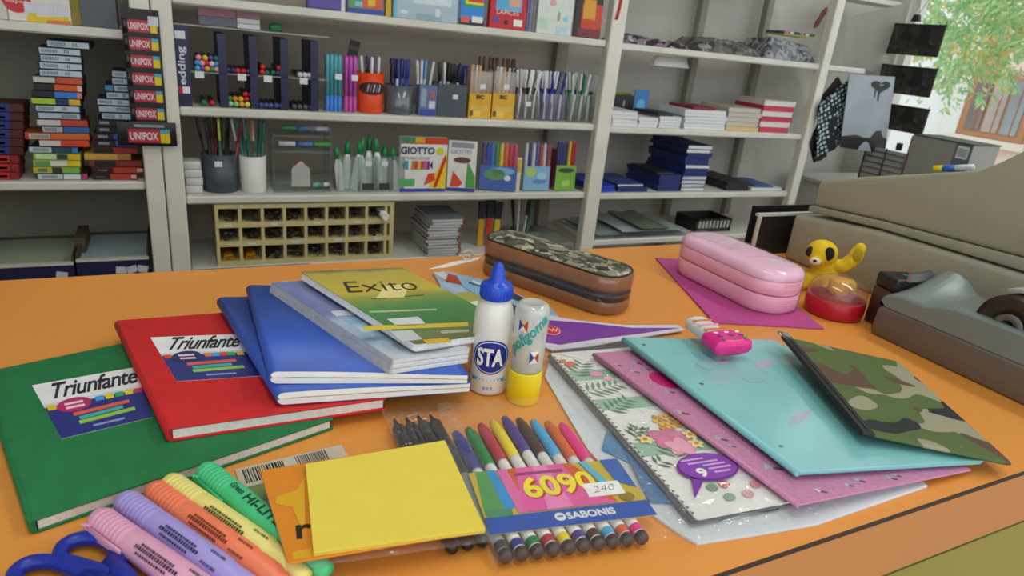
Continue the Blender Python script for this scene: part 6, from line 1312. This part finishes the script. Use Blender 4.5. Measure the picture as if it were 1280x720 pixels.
# ---------------------------------------------------------------- things hanging at the window end
def hang_quad(px, Y=None, X=None): return [ony(*p, Y) if Y is not None else onx(*p, X) for p in px]
def cloth(name, label, cat, quad, mat, part, th=.004, wave=.006, nu=14, nv=14):
    """hanging cloth through four corners tl, tr, br, bl with folds and thickness"""
    a, b, c, d = quad; o = (a+b+c+d)/4; nrm = (b-a).cross(d-a).normalized(); t = thing(name, label, cat, Matrix.Translation((o.x, o.y, min(c.z, d.z))))
    base = Vector((o.x, o.y, min(c.z, d.z)))
    def f(u, v, s): 
        p = (a*(1-u)+b*u)*(1-v)+(d*(1-u)+c*u)*v; return p-base+nrm*(s+wave*math.sin(u*9)*v)
    mb = MB().grid(lambda u, v: f(u, v, 0), nu, nv).grid(lambda u, v: f(1-u, v, th), nu, nv); mb.build(part, mat, t); return t, base, f, nrm
BAG = C('#98a2ac', .45, .1, 8); Q = hang_quad([(1062, 93), (1119, 96), (1106, 192), (1050, 184)], Y=YF-.055)
t, base, f, nrm = cloth('printed_bag', 'grey bag with a black heart print and black lower band hanging from the shelf end', 'bag', Q, BAG, 'bag_body', .003, .003)
def on(u, v, s=.0008): return f(u, v, -s if nrm.y > 0 else s)
sgn = -.0012 if nrm.y > 0 else .0045
def patch(pts, hx, nm, lift=0.):
    cu, cv_ = sum(p[0] for p in pts)/len(pts), sum(p[1] for p in pts)/len(pts); vs = [f(u, v, sgn-lift if nrm.y > 0 else sgn+lift) for u, v in [(cu, cv_)]+list(pts)]; k_ = len(pts); MB().add(vs, [(0, i+1, (i+1) % k_+1) for i in range(k_)]).build(nm, C(hx, .5), t)
patch([(0, .84), (.3, .80), (.6, .82), (.72, .72), (.85, .70), (.9, .78), (1, .8), (1, 1), (0, 1)], '#16181b', 'black_band')
hp = [(.70+.22*math.sin(a)**3*1.0, .13-.09*(13*math.cos(a)-5*math.cos(2*a)-2*math.cos(3*a)-math.cos(4*a))/16) for a in [2*math.pi*k/28 for k in range(28)]]
patch(hp, '#16181b', 'heart_print'); patch([(.66, .2), (.70, .2), (.69, .32), (.66, .32)], '#16181b', 'drip_print', .0001); patch([(.58, .18), (.61, .18), (.60, .28), (.58, .28)], '#16181b', 'drip_print', .0001)
patch([(.66, .105), (.76, .105), (.76, .12), (.66, .12)], '#8a8f96', 'heart_text', .0006)
m, n, l, p = nt('dotted_cloth'); tc = n.new('ShaderNodeTexCoord'); vo = n.new('ShaderNodeTexVoronoi'); vo.inputs['Scale'].default_value = 55; vo.inputs['Randomness'].default_value = .35
mp = n.new('ShaderNodeMapping'); mp.inputs['Rotation'].default_value = (0, .5, 0); l.new(tc.outputs['Object'], mp.inputs[0]); l.new(mp.outputs[0], vo.inputs['Vector'])
rp = n.new('ShaderNodeValToRGB'); rp.color_ramp.interpolation = 'CONSTANT'; rp.color_ramp.elements[0].color = lin('#a9c4cc'); rp.color_ramp.elements[1].position = .36; rp.color_ramp.elements[1].color = lin('#14161c')
l.new(vo.outputs['Distance'], rp.inputs['Fac']); l.new(rp.outputs['Color'], p.inputs['Base Color']); p.inputs['Roughness'].default_value = .8; DOT = m
Q = hang_quad([(1024, 132), (1061, 100), (1057, 178), (1020, 198)], Y=YF-.035)
cloth('dotted_bag', 'black bag with a pale blue dot pattern hanging by the shelf post', 'bag', Q, DOT, 'bag_body', .006, .008)
Q = hang_quad([(1030, 118), (1048, 96), (1056, 110), (1020, 150)], Y=YF-.005)
cloth('black_bag', 'dark maroon bag hanging behind the dotted bag', 'bag', Q, C('#2c1418', .7), 'bag_body', .006, .004)
Q = hang_quad([(1012, 178), (1030, 140), (1034, 196), (1018, 204)], Y=YF-.02)
cloth('black_bag', 'plain black bag edge below the dotted bag', 'bag', Q, C('#15151a', .7), 'bag_body', .006, .004)
Q = hang_quad([(1058, 22), (1131, 4), (1110, 92), (1054, 84)], Y=YF+.12)
cloth('plastic_sheet', 'grey translucent plastic sheet hanging above the shelf end', 'plastic sheet', Q, clear('#a8a69e', .0, .8, .5, .2, 20), 'sheet', .001, .01)
q = ony(1022, 18, YB-.04); tb = thing('hanging_trinket', 'small brown and white trinket hanging at the back of the top right shelf', 'trinket', Matrix.Translation((q.x, YB-.04, q.z-.05)) @ Matrix.Rotation(.5, 4, 'Y'))
MB().loft([[(p_[0], p_[1], zz) for p_ in ellipse(0, 0, .012*f_, .008*f_, 10)] for zz, f_ in ((0, .5), (.02, 1), (.05, .8), (.07, 1.1), (.09, .4))]).build('body', C('#7a4630', .6), tb)
MB().tube([(.0, 0, .08), (.03, 0, .1), (.05, 0, .09)], .006, 6).build('ribbon', C('#c9b49a', .6), tb); MB().tube([(0, 0, .09), (0, 0, .16)], .0012, 6).build('string', C('#8a8a84', .5), tb)
# upper frame of the window end
p0 = ony(1058, 2, YF+.15); p1 = ony(1118, 14, YF+.15)
tag(MB().box(p0.x, p1.x+.02, YF+.14, YF+.25, p1.z+.016, p1.z+.034).build('wall_shelf', CREAMS, None, None, .002, 1), 'short pale wall shelf above the hanging plastic sheet', 'shelf')
# cabinet under the window with a wire rack and a grey box
xc = 2.42
t = thing('low_cabinet', 'low pale cabinet under the shop window', 'cabinet', T(2.62, 1.72, FLOOR))
MB().box(-.2, .2, -.55, .36, 0, -.16-FLOOR).build('carcass', C('#b9b8b2', .5), t, None, .003, 1); MB().box(-.21, .21, -.56, .37, -.16-FLOOR, -.145-FLOOR).build('top', C('#c9c8c2', .4), t, None, .002, 1)
a = onx(1142, 168, 2.5); b = onx(1220, 175, 2.5)
zt = a.z; t = thing('grey_box', 'grey carton with a barcode label standing in front of the shop window', 'box', T(2.5, (a.y+b.y)/2, -.1446)); w = a.y-b.y; h = zt+.1446
MB().box(0, .16, -w/2, w/2, 0, h).build('box', C('#8c8d86', .5, .05), t, None, .002, 1)
MB().box(-.003, .165, w/2-.001, w/2+.002, 0, h*.98).build('brown_end', C('#8a5a34', .6), t); MB().box(-.003, .165, -w/2-.002, w/2, h, h+.003).build('lid', C('#3c3d3c', .5), t)
MB().box(-.0012, -.0002, -w/2, -w*.24, h*.1, h).build('dark_end', C('#5a6468', .5), t); st = MB().box(-.002, -.0013, -w*.46, -w*.28, h*.78, h*.96).build('label', C('#d5dadc', .5), t)
mb = MB(); y = -w*.44
while y < -w*.3: mb.box(-.0026, -.0021, y, y+.0018, h*.81, h*.93); y += .0042
mb.build('barcode', C('#5a6468', .5), st)
t = thing('wire_rack', 'thin wire rack beside the grey carton at the window', 'rack', T(2.5, 1.76, -.1446)); z1 = SZ(1110, 182, 1.8)+.1446
for y in (-.11, -.02, .07): MB().tube([(0, y, 0), (0, y, .17)], .003, 6).build('upright', C('#3a3c3c', .4, metal=.5), t)
for k in range(7): MB().tube([(0, -.11, .02+k*.022), (0, .07, .02+k*.022)], .002, 6).build('wire', C('#5a5c5c', .4, metal=.5), t)
MB().box(.004, .01, -.11, .07, .0, .165).build('backing_card', C('#9a9c98', .6), t)
tag(MB().box(-.010, .010, -.008, .008, 0, .028).build('binder_clip', C('#17181a', .4), None, T(2.51, 1.70, -.1446+.1701), .002, 1), 'small black clip on top of the wire rack', 'clip')
# three dark pouches hung in front of the window
DC = patches('dark_camouflage', '#2e302b', [('#44463e', .52, 1.1), ('#16181a', .55, 2.7)], 16, .8)
XK = 2.66
for k, (q, lb) in enumerate((([(1110, 32), (1182, 29), (1175, 70), (1103, 69)], 'topmost dark camouflage pouch hanging in the shop window'), ([(1100, 84), (1172, 82), (1165, 119), (1096, 118)], 'middle dark camouflage pouch hanging in the shop window'), ([(1090, 132), (1160, 131), (1158, 166), (1084, 161)], 'lowest dark camouflage pouch hanging in the shop window'))):
    P4 = hang_quad(q, X=XK); y1 = sum(p.y for p in (P4[0], P4[3]))/2; y0 = sum(p.y for p in (P4[1], P4[2]))/2; z1 = (P4[0].z+P4[1].z)/2; z0 = (P4[2].z+P4[3].z)/2
    t = thing('hanging_pouch', lb, 'pouch', T(XK, (y0+y1)/2, z0), 'dark pouches in the window'); w, h = y1-y0, z1-z0
    rg = [[(xx, p[0], p[1]) for p in rrect(-w/2+i, w/2-i, i, h-i, .006, 3)] for xx, i in ((-.004, .006), (-.003, .001), (.003, .001), (.004, .006))]
    MB().loft([r[::-1] for r in rg]).build('pouch_body', DC, t); MB().box(-.005, .005, -w/2, w/2, h-.006, h+.002).build('zip_band', C('#101214', .6), t)
    MB().tube([(0, -w/2+.004, h), (0, -w/2+.004, h+.012)], .0015, 6).build('hang_loop', C('#101214', .6), t)
c = onx(1146, 22, XK); t = thing('hanging_clip', 'black clip on a thin line above the pouches in the window', 'clip', T(XK, c.y, c.z-.015))
MB().prism([(-.018, 0), (.018, 0), (.010, .026), (-.010, .026)], -.008, .008, 'x').build('clip_body', C('#141414', .5), t, None, .001, 1)
MB().tube([(0, -.004, .026), (0, .012, .12), (0, .05, .3)], .0012, 6).build('cord', C('#3a3c3a', .5), t); MB().tube([(0, 0, .022), (0, -.02, .06), (0, -.1, .25)], .0012, 6).build('cord', C('#3a3c3a', .5), t)
p = onx(1262, 185, 1.6); 
# ---------------------------------------------------------------- street outside the window
tag(MB().box(XW+.12, 30, -14, 22, FLOOR-.35, FLOOR-.2).build('street', C('#b4b2aa', .8, .1, 1)), 'pale grey street paving outside the shop window', 'street'); bpy.data.objects['street']['kind'] = 'structure'
XH = 11.
def H(px, py): p = onx(px, py, XH); return p.y, p.z
y0, _ = H(1400, 150); y1, _ = H(1205, 150); yb0, zb0 = H(1285, 190); 
t = thing('pink_house', 'pink walled house with a wooden framed window across the street', 'building', T(XH, y0, FLOOR-.2))
B = FLOOR-.2
def hb(ya, yb, za, zb, x0, x1, nm, m, par=None): return MB().box(x0, x1, ya-y0, yb-y0, za-B, zb-B).build(nm, m, par or t)
PKW = C('#efd2c8', .8, .05, 2)
hb(y0-6, y1+.15, B, 6, .0, 6, 'wall', PKW)
ya, za = H(1283, 168); yb, zb = H(1202, 118)
wy0, wy1 = H(1276, 168)[0], H(1206, 162)[0]; wz0, wz1 = H(1235, 165)[1], H(1235, 116)[1]
wf = hb(wy0-.08, wy1+.08, wz0-.08, wz1+.3, -.08, -.002, 'window_frame', C('#b57f58', .6))
nP = 3
for k in range(nP):
    a = wy0+(wy1-wy0)*k/nP+.022; b = wy0+(wy1-wy0)*(k+1)/nP-.022
    hb(a, b, wz0, wz1+.2, -.1, -.082, 'pane', C(('#8a9296', '#a89a94', '#7a6a64')[k], .15, .2, 2), wf); hb(a+.35*(b-a), a+.42*(b-a), wz0, wz1+.2, -.105, -.101, 'glazing_bar', C('#a4643a', .6), wf)
hb(wy0-.15, wy1+.2, wz0-.2, wz0-.09, -.12, -.002, 'window_sill', C('#e6d6cc', .7))
hb(y1+.02, y1+.28, B, 6, -.1, 0, 'corner_pilaster', C('#e6e2de', .7))
yq0, yq1 = H(1186, 145)[0], H(1176, 145)[0]
t2 = thing('white_house', 'white walled house with a dark drainpipe across the street', 'building', T(XH+.4, y1+.3, B))
MB().box(0, 6, .0, 8, 0, 3.6).build('wall', C('#f2f2f0', .8), t2)
MB().box(-.12, -.002, yq0-y1-.3, yq1-y1-.3, 0, 3.4).build('drainpipe', C('#8a8a90', .5), t2)
MB().box(-.2, 0, .0, 8, 3.6, 3.8).build('cornice', C('#e8e6e2', .7), t2)
# tree
XT = 6.2; c = onx(1235, 40, XT); 
t = thing('street_tree', 'leafy green tree turning yellow beyond the shop window', 'tree', T(XT, c.y, FLOOR-.2))
rn = random.Random(12); base = Vector((XT, c.y, FLOOR-.2))
MB().tube([(0, -1.6, 0), (.05, -1.55, 1.2), (.0, -1.3, 2.2), (.1, -1.0, 3.2)], [.16, .13, .1, .07], 10).build('trunk', C('#5a4a3c', .9, .2, 10), t)
for k in range(9):
    a = rn.uniform(-1.4, 1.4); MB().tube([(.05, -1.2, 2.0+k*.1), (rn.uniform(-.5, .5), -1.2+a*.5, 2.5+k*.08), (rn.uniform(-.8, .8), -1.0+a, 2.3+rn.uniform(-.5, .8))], [.045, .03, .012], 6).build('branch', C('#5a4a3c', .9, .2, 10), t)
def leafmat(h_):
    m, n, l, p = nt('leaf_'+h_[1:]); n.remove(p); a_ = n.new('ShaderNodeBsdfDiffuse'); b_ = n.new('ShaderNodeBsdfTranslucent'); x_ = n.new('ShaderNodeMixShader'); x_.inputs[0].default_value = .5
    tc_ = n.new('ShaderNodeTexCoord'); nz_ = n.new('ShaderNodeTexNoise'); nz_.inputs['Scale'].default_value = 3; l.new(tc_.outputs['Object'], nz_.inputs['Vector'])
    hs = n.new('ShaderNodeHueSaturation'); hs.inputs['Color'].default_value = lin(h_); mr = n.new('ShaderNodeMapRange'); mr.inputs['To Min'].default_value = .85; mr.inputs['To Max'].default_value = 1.15; l.new(nz_.outputs['Fac'], mr.inputs['Value']); l.new(mr.outputs['Result'], hs.inputs['Value'])
    for q_ in (a_, b_): l.new(hs.outputs['Color'], q_.inputs['Color'])
    l.new(a_.outputs[0], x_.inputs[1]); l.new(b_.outputs[0], x_.inputs[2]); l.new(x_.outputs[0], n['Material Output'].inputs[0]); return m
mats = [leafmat(h_) for h_ in ('#acd29e', '#c4e0b0', '#d8e2a4', '#ead98e', '#e6be86', '#98c692')]
mb = MB(); VV = mb.v; FF = mb.f; MM = mb.m; SS = mb.s
def leaf(p, d, L_, wd, mi):
    s = d.cross(Vector((rn.uniform(-1, 1), rn.uniform(-1, 1), rn.uniform(-1, 1)))).normalized()*wd; i = len(VV)
    VV.extend([tuple(p), tuple(p+d*L_*.5+s), tuple(p+d*L_), tuple(p+d*L_*.5-s)]); FF.append([i, i+1, i+2, i+3]); MM.append(mi); SS.append(False)
cl = []
for k in range(620):
    px, py = rn.uniform(1088, 1420), rn.uniform(-230, 128)
    lim = 78 + 30*math.sin((px-1090)/60.) if px > 1165 else 35 + (px-1090)*.5
    if py > lim or (px < 1170 and rn.random() < .35): continue
    xx = XT+rn.uniform(-.8, 1.0); cl.append((onx(px, py, xx)-base, px, py))
for cpos, px, py in cl:
    yel = 1 if (rn.random() < (.5 if px > 1225 and py > 40 else .12)) else 0
    for j in range(3):
        dd = Vector((rn.uniform(-1, 1), rn.uniform(-1, 1), rn.uniform(-.9, .3))).normalized()
        for q in range(13):
            p = cpos+dd*(.02+q*.024)+Vector((rn.gauss(0, .02), rn.gauss(0, .02), rn.gauss(0, .02)))
            e = (dd*.5+Vector((rn.uniform(-1, 1), rn.uniform(-1, 1), rn.uniform(-1, .2)))).normalized()
            leaf(p, e, rn.uniform(.06, .10), rn.uniform(.010, .017), rn.choice((3, 3, 2, 4)) if yel else rn.choice((0, 0, 1, 1, 2, 5)))
fo = mb.build('foliage', mats, t); fo['kind'] = 'stuff'
